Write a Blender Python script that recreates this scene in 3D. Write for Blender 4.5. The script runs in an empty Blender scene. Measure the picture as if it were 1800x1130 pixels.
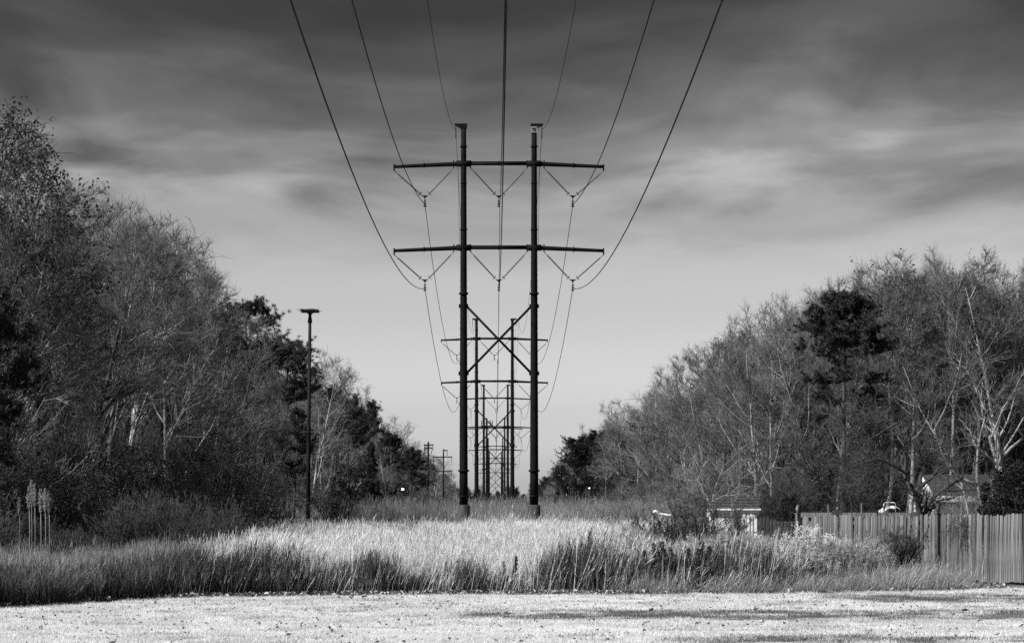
import bpy, math, random
import numpy as np
from mathutils import Vector

# ------------------------------------------------------------------ camera
F, VX, HY, EYE = 4960.0, 870.0, 912.0, 1.76      # focal length, vanishing point and eye height of the photograph
scene = bpy.context.scene
COL = scene.collection
cam_d = bpy.data.cameras.new('camera')
cam_d.sensor_fit = 'HORIZONTAL'; cam_d.sensor_width = 36.0
cam_d.lens = F / 1800 * 36
cam_d.shift_x = (900 - VX) / 1800; cam_d.shift_y = (HY - 565) / 1800
cam_d.clip_start = 0.5; cam_d.clip_end = 9000
cam = bpy.data.objects.new('camera', cam_d); COL.objects.link(cam)
cam.location = (0, 0, EYE); cam.rotation_euler = (math.radians(90), 0, 0)
scene.camera = cam

# ------------------------------------------------------------------ sun, sky, exposure
SUN_EL, SUN_AZ = math.radians(42), math.radians(211)      # azimuth from +X: from the left, slightly behind the camera
sv = Vector((math.cos(SUN_EL) * math.cos(SUN_AZ), math.cos(SUN_EL) * math.sin(SUN_AZ), math.sin(SUN_EL)))
sun_d = bpy.data.lights.new('sun', 'SUN'); sun_d.energy = 4.8; sun_d.angle = math.radians(1.5); sun_d.color = (1, 1, 1)
sun = bpy.data.objects.new('sun', sun_d); COL.objects.link(sun)
sun.rotation_euler = (-sv).to_track_quat('-Z', 'Y').to_euler(); sun.location = (-60, -20, 60)

world = bpy.data.worlds.new('World'); scene.world = world; world.use_nodes = True
wt = world.node_tree; wt.nodes.clear()
def W(t, **kw):
    n = wt.nodes.new(t)
    for k, v in kw.items(): setattr(n, k, v)
    return n
def wm(op, a, b=None, c=None):
    n = W('ShaderNodeMath', operation=op)
    for i, v in enumerate((a, b, c)):
        if v is None: continue
        if isinstance(v, (int, float)): n.inputs[i].default_value = v
        else: wt.links.new(v, n.inputs[i])
    return n.outputs[0]
sky = W('ShaderNodeTexSky', sky_type='NISHITA'); sky.sun_disc = False
sky.sun_elevation = SUN_EL; sky.sun_rotation = math.atan2(sv.x, sv.y); sky.dust_density = 2.0
bw = W('ShaderNodeRGBToBW'); wt.links.new(sky.outputs[0], bw.inputs[0])
tc = W('ShaderNodeTexCoord'); sep = W('ShaderNodeSeparateXYZ'); wt.links.new(tc.outputs['Generated'], sep.inputs[0])
el = wm('MAXIMUM', sep.outputs[2], 0.0)
den = wm('ADD', el, 0.03)
px_, py_ = wm('DIVIDE', sep.outputs[0], den), wm('DIVIDE', sep.outputs[1], den)
cmb = W('ShaderNodeCombineXYZ'); wt.links.new(px_, cmb.inputs[0]); wt.links.new(py_, cmb.inputs[1])
def cloud(scale, detail, rough, dist, sx, sy, ox=0.0, oy=0.0):
    mp = W('ShaderNodeMapping'); mp.inputs['Scale'].default_value = (sx, sy, 1); mp.inputs['Location'].default_value = (ox, oy, 0)
    wt.links.new(cmb.outputs[0], mp.inputs[0])
    n = W('ShaderNodeTexNoise'); n.inputs['Scale'].default_value = scale; n.inputs['Detail'].default_value = detail
    n.inputs['Roughness'].default_value = rough; n.inputs['Distortion'].default_value = dist
    wt.links.new(mp.outputs[0], n.inputs['Vector']); return n.outputs[0]
c1 = cloud(1.0, 5, 0.5, 0.6, 1.3, 0.8, 62.80, 115.80)
c2 = cloud(1.0, 4, 0.5, 0.3, 3.6, 1.9, 7.3, 0.4)
cn = wm('ADD', wm('MULTIPLY', wm('SUBTRACT', c1, 0.5), 2.3), wm('MULTIPLY', wm('SUBTRACT', c2, 0.5), 0.55))
fade = W('ShaderNodeMapRange', interpolation_type='SMOOTHSTEP'); wt.links.new(el, fade.inputs[0]); fade.inputs[1].default_value = 0.08; fade.inputs[2].default_value = 0.125
ramp = W('ShaderNodeValToRGB'); ramp.color_ramp.interpolation = 'EASE'
e2 = wm('ADD', el, wm('MULTIPLY', wm('MULTIPLY', cn, 0.038), fade.outputs[0]))
wt.links.new(e2, ramp.inputs[0])
cr = ramp.color_ramp; cr.elements[0].position = 0.0; cr.elements[1].position = 1.0
def stop(p, v):
    e = cr.elements.new(p); e.color = (v, v, v, 1)
cr.elements[0].color = (1.25,) * 3 + (1,); cr.elements[1].color = (0.12,) * 3 + (1,)
for p, v in ((0.02, 0.99), (0.04, 0.80), (0.08, 0.58), (0.105, 0.42), (0.125, 0.27), (0.145, 0.175), (0.165, 0.115), (0.19, 0.08), (0.3, 0.10)): stop(p, v)
cl = wm('MULTIPLY_ADD', cn, -0.55, 1.0)
clf = wm('ADD', wm('MULTIPLY', wm('SUBTRACT', cl, 1.0), fade.outputs[0]), 1.0)
val = wm('MULTIPLY', wm('MULTIPLY', bw.outputs[0], ramp.outputs[0]), clf)
val = wm('MULTIPLY', wm('MAXIMUM', val, 0.0), 1.18)
bg = W('ShaderNodeBackground'); bg.inputs[1].default_value = 0.12
wt.links.new(val, bg.inputs[0])
wo = W('ShaderNodeOutputWorld'); wt.links.new(bg.outputs[0], wo.inputs[0])

vs = scene.view_settings
vs.view_transform = 'Standard'; vs.look = 'None'; vs.exposure = 0.8; vs.gamma = 1.0; vs.use_curve_mapping = False
scene.cycles.use_denoising = False; scene.cycles.sample_clamp_indirect = 2.0; scene.cycles.sample_clamp_direct = 6.0
scene.cycles.max_bounces = 4; scene.cycles.diffuse_bounces = 2; scene.cycles.glossy_bounces = 2
scene.cycles.transmission_bounces = 2; scene.cycles.transparent_max_bounces = 4

# ------------------------------------------------------------------ helpers
rng = np.random.default_rng(11)
random.seed(5)
def P3(px, py, Y): return ((px - VX) * Y / F, Y, EYE + (HY - py) * Y / F)
def XofP(px, Y): return (px - VX) * Y / F
def ZofP(py, Y): return EYE + (HY - py) * Y / F

def grey(name, lo, hi=None, rough=0.8, scale=3.0, stretch=(1, 1, 1), rand=0.0, bump=0.0, bscale=20.0, translucent=0.0, spec=0.3, detail=4):
    hi = lo if hi is None else hi
    m = bpy.data.materials.new(name); m.use_nodes = True
    nt = m.node_tree; b = nt.nodes['Principled BSDF']
    b.inputs['Roughness'].default_value = rough; b.inputs['Specular IOR Level'].default_value = spec
    tcn = nt.nodes.new('ShaderNodeTexCoord'); mp = nt.nodes.new('ShaderNodeMapping'); mp.inputs['Scale'].default_value = stretch
    nt.links.new(tcn.outputs['Object'], mp.inputs[0])
    nz = nt.nodes.new('ShaderNodeTexNoise'); nz.inputs['Scale'].default_value = scale; nz.inputs['Detail'].default_value = detail
    nt.links.new(mp.outputs[0], nz.inputs['Vector'])
    mr = nt.nodes.new('ShaderNodeMapRange'); mr.inputs[1].default_value = 0.3; mr.inputs[2].default_value = 0.7
    mr.inputs[3].default_value = lo; mr.inputs[4].default_value = hi
    nt.links.new(nz.outputs[0], mr.inputs[0]); v = mr.outputs[0]
    if rand:
        oi = nt.nodes.new('ShaderNodeObjectInfo')
        r = nt.nodes.new('ShaderNodeMapRange'); r.inputs[3].default_value = 1 - rand; r.inputs[4].default_value = 1 + rand
        nt.links.new(oi.outputs['Random'], r.inputs[0])
        mu = nt.nodes.new('ShaderNodeMath'); mu.operation = 'MULTIPLY'
        nt.links.new(v, mu.inputs[0]); nt.links.new(r.outputs[0], mu.inputs[1]); v = mu.outputs[0]
    nt.links.new(v, b.inputs['Base Color'])
    if bump:
        n2 = nt.nodes.new('ShaderNodeTexNoise'); n2.inputs['Scale'].default_value = bscale; n2.inputs['Detail'].default_value = 5
        nt.links.new(mp.outputs[0], n2.inputs['Vector'])
        bp = nt.nodes.new('ShaderNodeBump'); bp.inputs['Strength'].default_value = bump; bp.inputs['Distance'].default_value = 0.05
        nt.links.new(n2.outputs[0], bp.inputs['Height']); nt.links.new(bp.outputs[0], b.inputs['Normal'])
    if translucent:
        tr = nt.nodes.new('ShaderNodeBsdfTranslucent'); nt.links.new(v, tr.inputs[0])
        mx = nt.nodes.new('ShaderNodeMixShader'); mx.inputs[0].default_value = translucent
        nt.links.new(b.outputs[0], mx.inputs[1]); nt.links.new(tr.outputs[0], mx.inputs[2])
        nt.links.new(mx.outputs[0], nt.nodes['Material Output'].inputs[0])
    return m

M = {
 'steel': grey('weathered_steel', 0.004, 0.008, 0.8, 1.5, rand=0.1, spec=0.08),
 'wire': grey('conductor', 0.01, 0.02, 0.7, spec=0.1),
 'insul': grey('polymer', 0.04, 0.06, 0.5),
 'concrete': grey('dark_concrete', 0.025, 0.06, 0.9, 2.0, (3, 3, 0.6), bump=0.3),
 'plate': grey('plate', 0.12, 0.25, 0.7),
 'bark': grey('bark', 0.13, 0.30, 0.9, 3.0, (4, 4, 0.7), rand=0.45),
 'twig': grey('twig', 0.085, 0.155, 0.85, 1.0, rand=0.4),
 'light_bark': grey('light_bark', 0.11, 0.25, 0.85, 2.5, (3, 3, 0.8), rand=0.25),
 'siding': grey('pale_siding', 0.22, 0.42, 0.7, 3, (0.4, 0.4, 6)),
 'pale_bark': grey('pale_bark', 0.09, 0.28, 0.8, 2.2, (1.5, 1.5, 1.0), bump=0.2),
 'dark_bark': grey('dark_bark', 0.02, 0.06, 0.9, 3.0, (4, 4, 1), rand=0.3, bump=0.3),
 'dark_twig': grey('dark_twig', 0.035, 0.07, 0.9, rand=0.3),
 'needle': grey('needle', 0.016, 0.038, 0.6, 0.6, rand=0.25, translucent=0.15),
 'leaf': grey('evergreen_leaf', 0.035, 0.08, 0.5, 1.2, rand=0.3, translucent=0.15, spec=0.25),
 'black_leaf': grey('black_leaf', 0.008, 0.02, 0.6, 1.2, spec=0.12),
 'oak_leaf': grey('withered_leaf', 0.03, 0.07, 0.7, 1.2, rand=0.3, translucent=0.2),
 'feather': grey('feathery_green', 0.028, 0.065, 0.8, 1.5, rand=0.25, translucent=0.2),
 'stem': grey('grass_stem', 0.09, 0.2, 0.8, 2.0, rand=0.3, translucent=0.25),
 'seed': grey('grass_seed', 0.62, 0.86, 0.9, 2.0, rand=0.18, translucent=0.4),
 'field': grey('field_grass', 0.15, 0.36, 0.8, 2.0, rand=0.4, translucent=0.3),
 'left_field': grey('rough_grass', 0.10, 0.30, 0.8, 2.0, rand=0.55, translucent=0.3),
 'weed': grey('weed_green', 0.05, 0.13, 0.8, 2.0, rand=0.4, translucent=0.2),
 'plume': grey('weed_plume', 0.24, 0.5, 0.9, 3.0, rand=0.3, translucent=0.35),
 'lawnblade': grey('dormant_lawn_blade', 0.45, 0.74, 0.8, 0.7, rand=0.22, translucent=0.3),
 'midblade': grey('half_green_blade', 0.22, 0.42, 0.8, 0.7, rand=0.25, translucent=0.3),
 'shade_greenblade': grey('painted_shade_green_blade', 0.06, 0.14, 0.8, 0.7, rand=0.25, translucent=0.3),  # dark tone paints the shaded lawn streaks; also a few stray green tufts
 'deadleaf': grey('dead_leaf', 0.05, 0.12, 0.8, 2.0, rand=0.6),
 'paleleaf': grey('pale_dead_leaf', 0.2, 0.42, 0.7, 2.0, rand=0.3),
 'picket': grey('weathered_wood', 0.02, 0.215, 0.9, 2.6, (12, 12, 0.45), rand=0.5, bump=0.5, bscale=9),
 'darkwood': grey('dark_wood', 0.03, 0.07, 0.85, 3, (8, 8, 0.6), rand=0.3),
 'white': grey('white_paint', 0.45, 0.82, 0.6, 2.5, (3, 3, 0.6), rand=0.05),
 'shingle': grey('shingle', 0.015, 0.045, 0.95, 9, rand=0.25),
 'brick': grey('old_brick', 0.10, 0.16, 0.9, 4),
 'glass': grey('window_glass', 0.02, 0.02, 0.1, spec=0.6),
 'tarp': grey('pale_tarp', 0.5, 0.85, 0.6, 5, bump=0.4),
 'paint_metal': grey('pale_metal', 0.6, 0.7, 0.4),
 'rubber': grey('rubber', 0.02, 0.03, 0.9),
 'pole_wood': grey('creosote_wood', 0.008, 0.02, 0.85, 2, (6, 6, 0.4), spec=0.1),
 'sticks': grey('nest_sticks', 0.08, 0.15, 0.9),
}
def lamp_mat():
    m = bpy.data.materials.new('lit_globe'); m.use_nodes = True
    b = m.node_tree.nodes['Principled BSDF']; b.inputs['Emission Color'].default_value = (1, 1, 1, 1); b.inputs['Emission Strength'].default_value = 3.0
    return m
M['lamp'] = lamp_mat()

def ground_mat():
    m = grey('leaf_litter_soil', 0.05, 0.13, 0.95, 0.6, bump=0.4, bscale=8, detail=8)
    return m
def lawn_mat():
    m = bpy.data.materials.new('dormant_lawn'); m.use_nodes = True
    nt = m.node_tree; b = nt.nodes['Principled BSDF']; b.inputs['Roughness'].default_value = 0.95; b.inputs['Specular IOR Level'].default_value = 0.1
    tcn = nt.nodes.new('ShaderNodeTexCoord')
    def nz(s, d, lo, hi, a=0.35, bb=0.65):
        n = nt.nodes.new('ShaderNodeTexNoise'); n.inputs['Scale'].default_value = s; n.inputs['Detail'].default_value = d
        nt.links.new(tcn.outputs['Object'], n.inputs['Vector'])
        r = nt.nodes.new('ShaderNodeMapRange'); r.inputs[1].default_value = a; r.inputs[2].default_value = bb; r.inputs[3].default_value = lo; r.inputs[4].default_value = hi
        nt.links.new(n.outputs[0], r.inputs[0]); return r.outputs[0]
    mu = nt.nodes.new('ShaderNodeMath'); mu.operation = 'MULTIPLY'
    nt.links.new(nz(0.35, 4, 0.42, 0.64), mu.inputs[0]); nt.links.new(nz(14, 4, 0.45, 1.15), mu.inputs[1])
    nt.links.new(mu.outputs[0], b.inputs['Base Color'])
    return m

def nmesh(name, verts, faces, mats, mat_idx=None, smooth=True):
    """faces: list of (n,k) int arrays; mat_idx: list of ints (one per array)"""
    me = bpy.data.meshes.new(name)
    verts = np.asarray(verts, dtype=np.float32).reshape(-1, 3)
    faces = [np.asarray(f, dtype=np.int32) for f in faces]
    mi = [0] * len(faces) if mat_idx is None else mat_idx
    keep = [(f, i) for f, i in zip(faces, mi) if len(f)]
    tot = np.concatenate([np.full(len(f), f.shape[1], np.int32) for f, _ in keep])
    start = np.concatenate([[0], np.cumsum(tot)[:-1]]).astype(np.int32)
    loops = np.concatenate([f.ravel() for f, _ in keep]).astype(np.int32)
    me.vertices.add(len(verts)); me.vertices.foreach_set('co', verts.ravel())
    me.loops.add(len(loops)); me.loops.foreach_set('vertex_index', loops)
    me.polygons.add(len(tot)); me.polygons.foreach_set('loop_start', start); me.polygons.foreach_set('loop_total', tot)
    me.polygons.foreach_set('material_index', np.concatenate([np.full(len(f), i, np.int32) for f, i in keep]))
    me.polygons.foreach_set('use_smooth', np.full(len(tot), smooth, dtype=bool))
    for m in mats: me.materials.append(m)
    me.update(); me.validate()
    return me

class MB:
    """collects geometry into one mesh"""
    def __init__(s): s.v = []; s.f = []; s.mi = []; s.n = 0
    def add(s, v, f, mi=0):
        v = np.asarray(v, float).reshape(-1, 3)
        for ff in (f if isinstance(f, list) else [f]):
            s.f.append(np.asarray(ff, int) + s.n); s.mi.append(mi)
        s.v.append(v); s.n += len(v); return s
    def box(s, x0, x1, y0, y1, z0, z1, mi=0):
        v = [(x, y, z) for z in (z0, z1) for y in (y0, y1) for x in (x0, x1)]
        f = np.array([(0, 2, 3, 1), (4, 5, 7, 6), (0, 1, 5, 4), (2, 6, 7, 3), (0, 4, 6, 2), (1, 3, 7, 5)])
        return s.add(v, f, mi)
    def tube(s, pts, rad, sides=8, caps=True, mi=0):
        pts = np.asarray(pts, float)[None]; rad = np.broadcast_to(np.asarray(rad, float), pts.shape[1])[None]
        v, f = tubes(pts, rad, sides); s.add(v, f, mi)
        if caps:
            k = pts.shape[1]
            s.f.append(np.arange(sides)[::-1][None] + s.n - k * sides); s.mi.append(mi)
            s.f.append(np.arange(sides)[None] + s.n - sides); s.mi.append(mi)
        return s
    def mesh(s, name, mats, smooth=True):
        if not isinstance(mats, (list, tuple)): mats = [mats]
        return nmesh(name, np.concatenate(s.v), s.f, mats, s.mi, smooth)

def tubes(Pt, R, S):
    """Pt (M,K,3), R (M,K): open tubes"""
    Mn, K, _ = Pt.shape
    T = np.gradient(Pt, axis=1); T /= np.linalg.norm(T, axis=2, keepdims=True) + 1e-9
    mean = Pt[:, -1] - Pt[:, 0]
    ref = np.zeros((Mn, 3)); ref[np.arange(Mn), np.argmin(np.abs(mean), axis=1)] = 1
    A = np.cross(T, ref[:, None]); A /= np.linalg.norm(A, axis=2, keepdims=True) + 1e-9
    B = np.cross(T, A)
    an = np.arange(S) * 2 * np.pi / S
    V = Pt[:, :, None] + R[:, :, None, None] * (A[:, :, None] * np.cos(an)[None, None, :, None] + B[:, :, None] * np.sin(an)[None, None, :, None])
    idx = np.arange(Mn * K * S).reshape(Mn, K, S)
    a = idx[:, :-1]; b = idx[:, 1:]
    Fq = np.stack([a, np.roll(a, -1, 2), np.roll(b, -1, 2), b], axis=-1).reshape(-1, 4)
    return V.reshape(-1, 3), Fq

def grow(st, di, ln, K, wander, up, r0, r1, g):
    Mn = len(st); Pt = np.zeros((Mn, K, 3)); Pt[:, 0] = st
    d = di / (np.linalg.norm(di, axis=1, keepdims=True) + 1e-9); step = (ln / (K - 1))[:, None]
    for k in range(1, K):
        d = d + g.normal(0, wander, (Mn, 3)); d[:, 2] += up
        d /= np.linalg.norm(d, axis=1, keepdims=True)
        Pt[:, k] = Pt[:, k - 1] + d * step
    t = np.linspace(0, 1, K)[None]
    return Pt, r0[:, None] * (1 - t) + r1[:, None] * t

def spawn(Pt, R, n, t0, t1, a0, a1, g, power=1.0):
    Mn, K, _ = Pt.shape
    par = np.repeat(np.arange(Mn), n); N = len(par)
    t = t0 + (t1 - t0) * g.random(N) ** power
    u = t * (K - 1); k = np.minimum(u.astype(int), K - 2); fr = (u - k)[:, None]
    p = Pt[par, k] * (1 - fr) + Pt[par, k + 1] * fr
    r = R[par, k] * (1 - fr[:, 0]) + R[par, k + 1] * fr[:, 0]
    tan = Pt[par, k + 1] - Pt[par, k]; tan /= np.linalg.norm(tan, axis=1, keepdims=True) + 1e-9
    rv = g.normal(size=(N, 3)); rv -= (rv * tan).sum(1, keepdims=True) * tan; rv /= np.linalg.norm(rv, axis=1, keepdims=True) + 1e-9
    a = np.radians(a0 + (a1 - a0) * g.random(N))[:, None]
    return p, np.cos(a) * tan + np.sin(a) * rv, r, t, par

def plen(Pt): return np.linalg.norm(np.diff(Pt, axis=1), axis=2).sum(1)

def cards(c, size, g, flat=0.0, n=4, aspect=0.5):
    """leaf-sized bent faces at centres c: two triangles folded along the midrib"""
    N = len(c); sz = size * g.uniform(0.6, 1.3, N)[:, None]
    a = g.normal(size=(N, 3)); a[:, 2] *= (1 - flat); a /= np.linalg.norm(a, axis=1, keepdims=True)
    b = g.normal(size=(N, 3)); b -= (b * a).sum(1, keepdims=True) * a; b /= np.linalg.norm(b, axis=1, keepdims=True)
    nn = np.cross(a, b)
    v = np.stack([c - a * sz * .5, c + b * sz * aspect * .5 + nn * sz * .12, c + a * sz * .5, c - b * sz * aspect * .5 + nn * sz * .12], axis=1)
    i = np.arange(N)[:, None] * 4
    return v.reshape(-1, 3), np.concatenate([i + np.array([[0, 1, 2]]), i + np.array([[0, 2, 3]])])

def ribbons(Pt, Wd, side):
    Mn, K, _ = Pt.shape
    L = Pt - side[:, None] * Wd[:, :, None] * .5; Rr = Pt + side[:, None] * Wd[:, :, None] * .5
    V = np.stack([L, Rr], axis=2).reshape(-1, 3)
    idx = np.arange(Mn * K * 2).reshape(Mn, K, 2)
    Fq = np.stack([idx[:, :-1, 0], idx[:, :-1, 1], idx[:, 1:, 1], idx[:, 1:, 0]], axis=-1).reshape(-1, 4)
    return V, Fq

def tag(o, label=None, cat=None, group=None, kind=None):
    if label: o['label'] = label
    if cat: o['category'] = cat
    if group: o['group'] = group
    if kind: o['kind'] = kind
    return o
def obj(name, me, parent=None, loc=None):
    o = bpy.data.objects.new(name, me); COL.objects.link(o)
    if parent: o.parent = parent
    if loc is not None: o.location = loc
    return o
def empty(name, loc=(0, 0, 0), rz=0.0):
    o = bpy.data.objects.new(name, None); COL.objects.link(o); o.location = loc; o.rotation_euler = (0, 0, rz); o.empty_display_size = 0.3
    return o
def copy_tree(o, parent=None):
    c = o.copy(); COL.objects.link(c); c.parent = parent
    for ch in o.children: copy_tree(ch, c)
    return c

def scatter(name, pts, rot, scl, idx, protos, label, cat):
    """one stuff object: alike tufts set on points by geometry nodes"""
    me = bpy.data.meshes.new(name); n = len(pts)
    me.vertices.add(n); me.vertices.foreach_set('co', np.asarray(pts, np.float32).ravel())
    for nm, ty, da in (('rot', 'FLOAT_VECTOR', np.asarray(rot, np.float32)), ('scl', 'FLOAT', np.asarray(scl, np.float32)), ('pick', 'INT', np.asarray(idx, np.int32))):
        at = me.attributes.new(nm, ty, 'POINT'); at.data.foreach_set('vector' if ty == 'FLOAT_VECTOR' else 'value', da.ravel())
    o = obj(name, me)
    pc = bpy.data.collections.new(name + '_source')
    for i, p in enumerate(protos): pc.objects.link(bpy.data.objects.new('%s_source_%02d' % (name, i), p))
    ng = bpy.data.node_groups.new(name + '_nodes', 'GeometryNodeTree')
    ng.interface.new_socket('Geometry', in_out='INPUT', socket_type='NodeSocketGeometry'); ng.interface.new_socket('Geometry', in_out='OUTPUT', socket_type='NodeSocketGeometry')
    N = ng.nodes.new; L = ng.links.new
    gi, go = N('NodeGroupInput'), N('NodeGroupOutput')
    ci = N('GeometryNodeCollectionInfo'); ci.inputs['Collection'].default_value = pc; ci.inputs['Separate Children'].default_value = True; ci.inputs['Reset Children'].default_value = True
    ip = N('GeometryNodeInstanceOnPoints'); ip.inputs['Pick Instance'].default_value = True
    def att(nm, ty):
        a = N('GeometryNodeInputNamedAttribute'); a.data_type = ty; a.inputs['Name'].default_value = nm; return a.outputs[0]
    L(gi.outputs[0], ip.inputs['Points']); L(ci.outputs[0], ip.inputs['Instance'])
    L(att('pick', 'INT'), ip.inputs['Instance Index']); L(att('rot', 'FLOAT_VECTOR'), ip.inputs['Rotation']); L(att('scl', 'FLOAT'), ip.inputs['Scale'])
    L(ip.outputs[0], go.inputs[0])
    md = o.modifiers.new('scatter', 'NODES'); md.node_group = ng
    tag(o, label, cat, kind='stuff')
    return o

# ------------------------------------------------------------------ ground and lawn
def edgeY(x): return np.interp(x, [-40, -14, -9.6, -7.6, -4, 0, 5, 9, 12, 15, 40], [40, 50, 56, 62.5, 64.5, 65.6, 66.3, 68, 70.5, 73, 78])
g0 = np.array([(-3500, -300, 0), (3500, -300, 0), (3500, 6500, 0), (-3500, 6500, 0)])
tag(obj('ground', nmesh('ground', g0, [np.array([[0, 1, 2, 3]])], [ground_mat()])), 'dark leaf-littered ground under the field and woods', 'ground', kind='structure')
xs = np.linspace(-40, 40, 161); yb = np.full_like(xs, -60.0); ye = edgeY(xs) + np.convolve(rng.normal(0, .8, len(xs)), np.ones(4) / 4, 'same')
lv = np.concatenate([np.stack([xs, yb, np.full_like(xs, .006)], 1), np.stack([xs, ye, np.full_like(xs, .006)], 1)])
lf = np.array([(i, i + 1, i + 162, i + 161) for i in range(160)])
tag(obj('lawn', nmesh('lawn', lv, [lf], [lawn_mat()])), 'bleached winter lawn across the foreground', 'lawn', kind='structure')

# ------------------------------------------------------------------ transmission line
TX, TY, SPAN, NT = 0.28, 200.0, 194.0, 6
def Zt(py): return EYE + (HY - py) / 24.8
ZU, ZL = Zt(288), Zt(435.5)
def tower():
    root = empty('transmission_tower', (TX, TY, 0))
    st = M['steel']
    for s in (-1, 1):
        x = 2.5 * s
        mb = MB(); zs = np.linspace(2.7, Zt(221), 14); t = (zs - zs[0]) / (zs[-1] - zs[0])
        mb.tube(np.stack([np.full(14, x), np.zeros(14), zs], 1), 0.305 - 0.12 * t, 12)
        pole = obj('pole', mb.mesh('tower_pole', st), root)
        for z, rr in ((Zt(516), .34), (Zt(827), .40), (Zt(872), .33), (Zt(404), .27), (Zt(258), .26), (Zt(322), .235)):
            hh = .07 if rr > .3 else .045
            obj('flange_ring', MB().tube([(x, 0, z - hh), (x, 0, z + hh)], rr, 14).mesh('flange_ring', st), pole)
        # asymmetric cap that carries the shield wire
        mb = MB(); zt = Zt(221)
        pr = np.array([(-.24, -.32), (.22, -.32), (.24, -.3), (.62, -.08), (.66, 0), (-.26, 0)]); pr[:, 0] *= 1
        v = [(x + s * a, yy, zt + .12 + b) for yy in (-.2, .2) for a, b in pr]
        mb.add(v, [np.array([[0, 1, 2, 3, 4, 5][::-s]]), np.array([[6, 7, 8, 9, 10, 11][::s]]), np.array([(i, (i + 1) % 6, (i + 1) % 6 + 6, i + 6) for i in range(6)])])
        obj('pole_cap', mb.mesh('pole_cap', st, False), pole)
        mb = MB(); mb.tube([(x + s * .55, 0, zt + .03), (x + s * .55, 0, zt - .9)], .035, 6)
        obj('shield_wire_clamp', mb.mesh('shield_wire_clamp', st), pole)
        mb = MB(); mb.tube([(x + s * .53, 0, zt - .8), (x + s * .42, 0, ZU + .2), (x + s * .36, .1, ZU - 1.5), (x + s * .3, .1, Zt(440))], .012, 4)
        obj('ground_lead', mb.mesh('ground_lead', st), pole)
        # climbing steps: pairs of bolts
        mb = MB()
        for z in np.arange(5.6, 28.5, .42):
            q = .305 - .12 * (z - 2.7) / (Zt(221) - 2.7)
            for sd in (-1, 1): mb.box(x + sd * (q - .01) - (.05 if sd < 0 else 0), x + sd * (q - .01) + (.05 if sd > 0 else 0), -.02, .02, z - .012, z + .012)
        o = obj('step_bolts', mb.mesh('step_bolts', st, False), pole); o['kind'] = 'stuff'
        mb = MB(); rr = .45; z1 = Zt(887)
        mb.tube([(x, 0, -.3), (x, 0, z1 - .04), (x, 0, z1)], [rr, rr, rr - .05], 16)
        obj('concrete_base', mb.mesh('concrete_base', M['concrete']), root)
    for zc in (ZU, ZL):
        mb = MB()
        n = 9
        for s in (-1, 1):
            xx = np.linspace(2.5, 7.42, n)
            mb.tube(np.stack([s * xx, np.full(n, -.02), zc - .22 * ((xx - 2.5) / 4.92)], 1), np.linspace(.165, .115, n), 8)
        mb.tube([(-2.5, -.02, zc + .02), (2.5, -.02, zc + .02)], .15, 8)
        arm = obj('crossarm', mb.mesh('crossarm', st), root)
        for s in (-1, 1):
            obj('mounting_collar', MB().tube([(s * 2.5 - .52, -.02, zc), (s * 2.5 + .52, -.02, zc)], .22, 8).mesh('mounting_collar', st), arm)
            obj('arm_end_plate', MB().box(s * 7.42 - .05, s * 7.42 + .05, -.16, .12, zc - .5, zc - .05).mesh('arm_end_plate', st, False), arm)
            obj('joint_flange', MB().tube([(s * 5.3 - .025, -.02, zc - .125), (s * 5.3 + .025, -.02, zc - .125)], .23, 8).mesh('joint_flange', st), arm)
            for xa in (2.0, 3.2):
                obj('hanger_lug', MB().box(s * xa - .04, s * xa + .04, -.06, .03, zc - .32, zc + .24).mesh('hanger_lug', st, False), arm)
        obj('joint_flange', MB().tube([(-.03, -.02, zc + .02), (.03, -.02, zc + .02)], .19, 8).mesh('joint_flange', st), arm)
        zb = zc - 2.33
        for xc, xa, xb in ((-5.24, -7.42, -3.2), (0, -2, 2), (5.24, 3.2, 7.42)):
            for k, xe in enumerate((xa, xb)):
                ze = zc - (.5 if abs(xe) > 7 else .3)
                a = np.array((xe, -.02, ze)); b = np.array((xc + (.12 if k else -.12), -.02, zb)); mb = MB()
                q = np.linspace(0, 1, 40)[:, None]; rr = np.full(40, .022); core = (q[:, 0] > .12) & (q[:, 0] < .86)
                rr[core] = np.where(np.arange(core.sum()) % 2, .062, .03)
                mb.tube(a + (b - a) * q, rr, 6)
                ins = obj('insulator_string', mb.mesh('insulator_string', M['insul']), root)
                d = (b - a) / np.linalg.norm(b - a); c0 = a + (b - a) * .89
                obj('grading_ring', MB().tube([c0 - d * .02, c0 + d * .02], .16, 10).mesh('grading_ring', st), ins)
            mb = MB(); v = [(xc + dx, yy, zb + dz) for yy in (-.05, .01) for dx, dz in ((-.2, .08), (.2, .08), (0, -.14))]
            mb.add(v, [np.array([[0, 2, 1], [3, 4, 5]]), np.array([(0, 1, 4, 3), (1, 2, 5, 4), (2, 0, 3, 5)])])
            mb.tube([(xc, -.02, zb - .1), (xc, -.02, zb - .48)], .035, 6)
            for dz in (.34, .52, .68): mb.box(xc - .09, xc + .09, -.32 if dz > .4 else -.1, .28 if dz > .4 else .06, zb - dz - .03, zb - dz + .03)
            obj('suspension_clamp', mb.mesh('suspension_clamp', st, False), root)
    z1, z0 = Zt(538), Zt(656)
    for s in (-1, 1):
        y = .0 if s > 0 else .14
        obj('cross_brace', MB().tube([(-2.3 * s, y, z1), (2.3 * s, y, z0)], .085, 8).mesh('cross_brace', st), root)
        for z in (z1, z0):
            q = .305 - .12 * (z - 2.7) / (Zt(221) - 2.7)
            obj('brace_bracket', MB().box(s * 2.5 - q - .1, s * 2.5 + q + .1, -.1, .2, z - .13, z + .13).mesh('brace_bracket', st, False), root)
    return root
t0 = tower()
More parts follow.
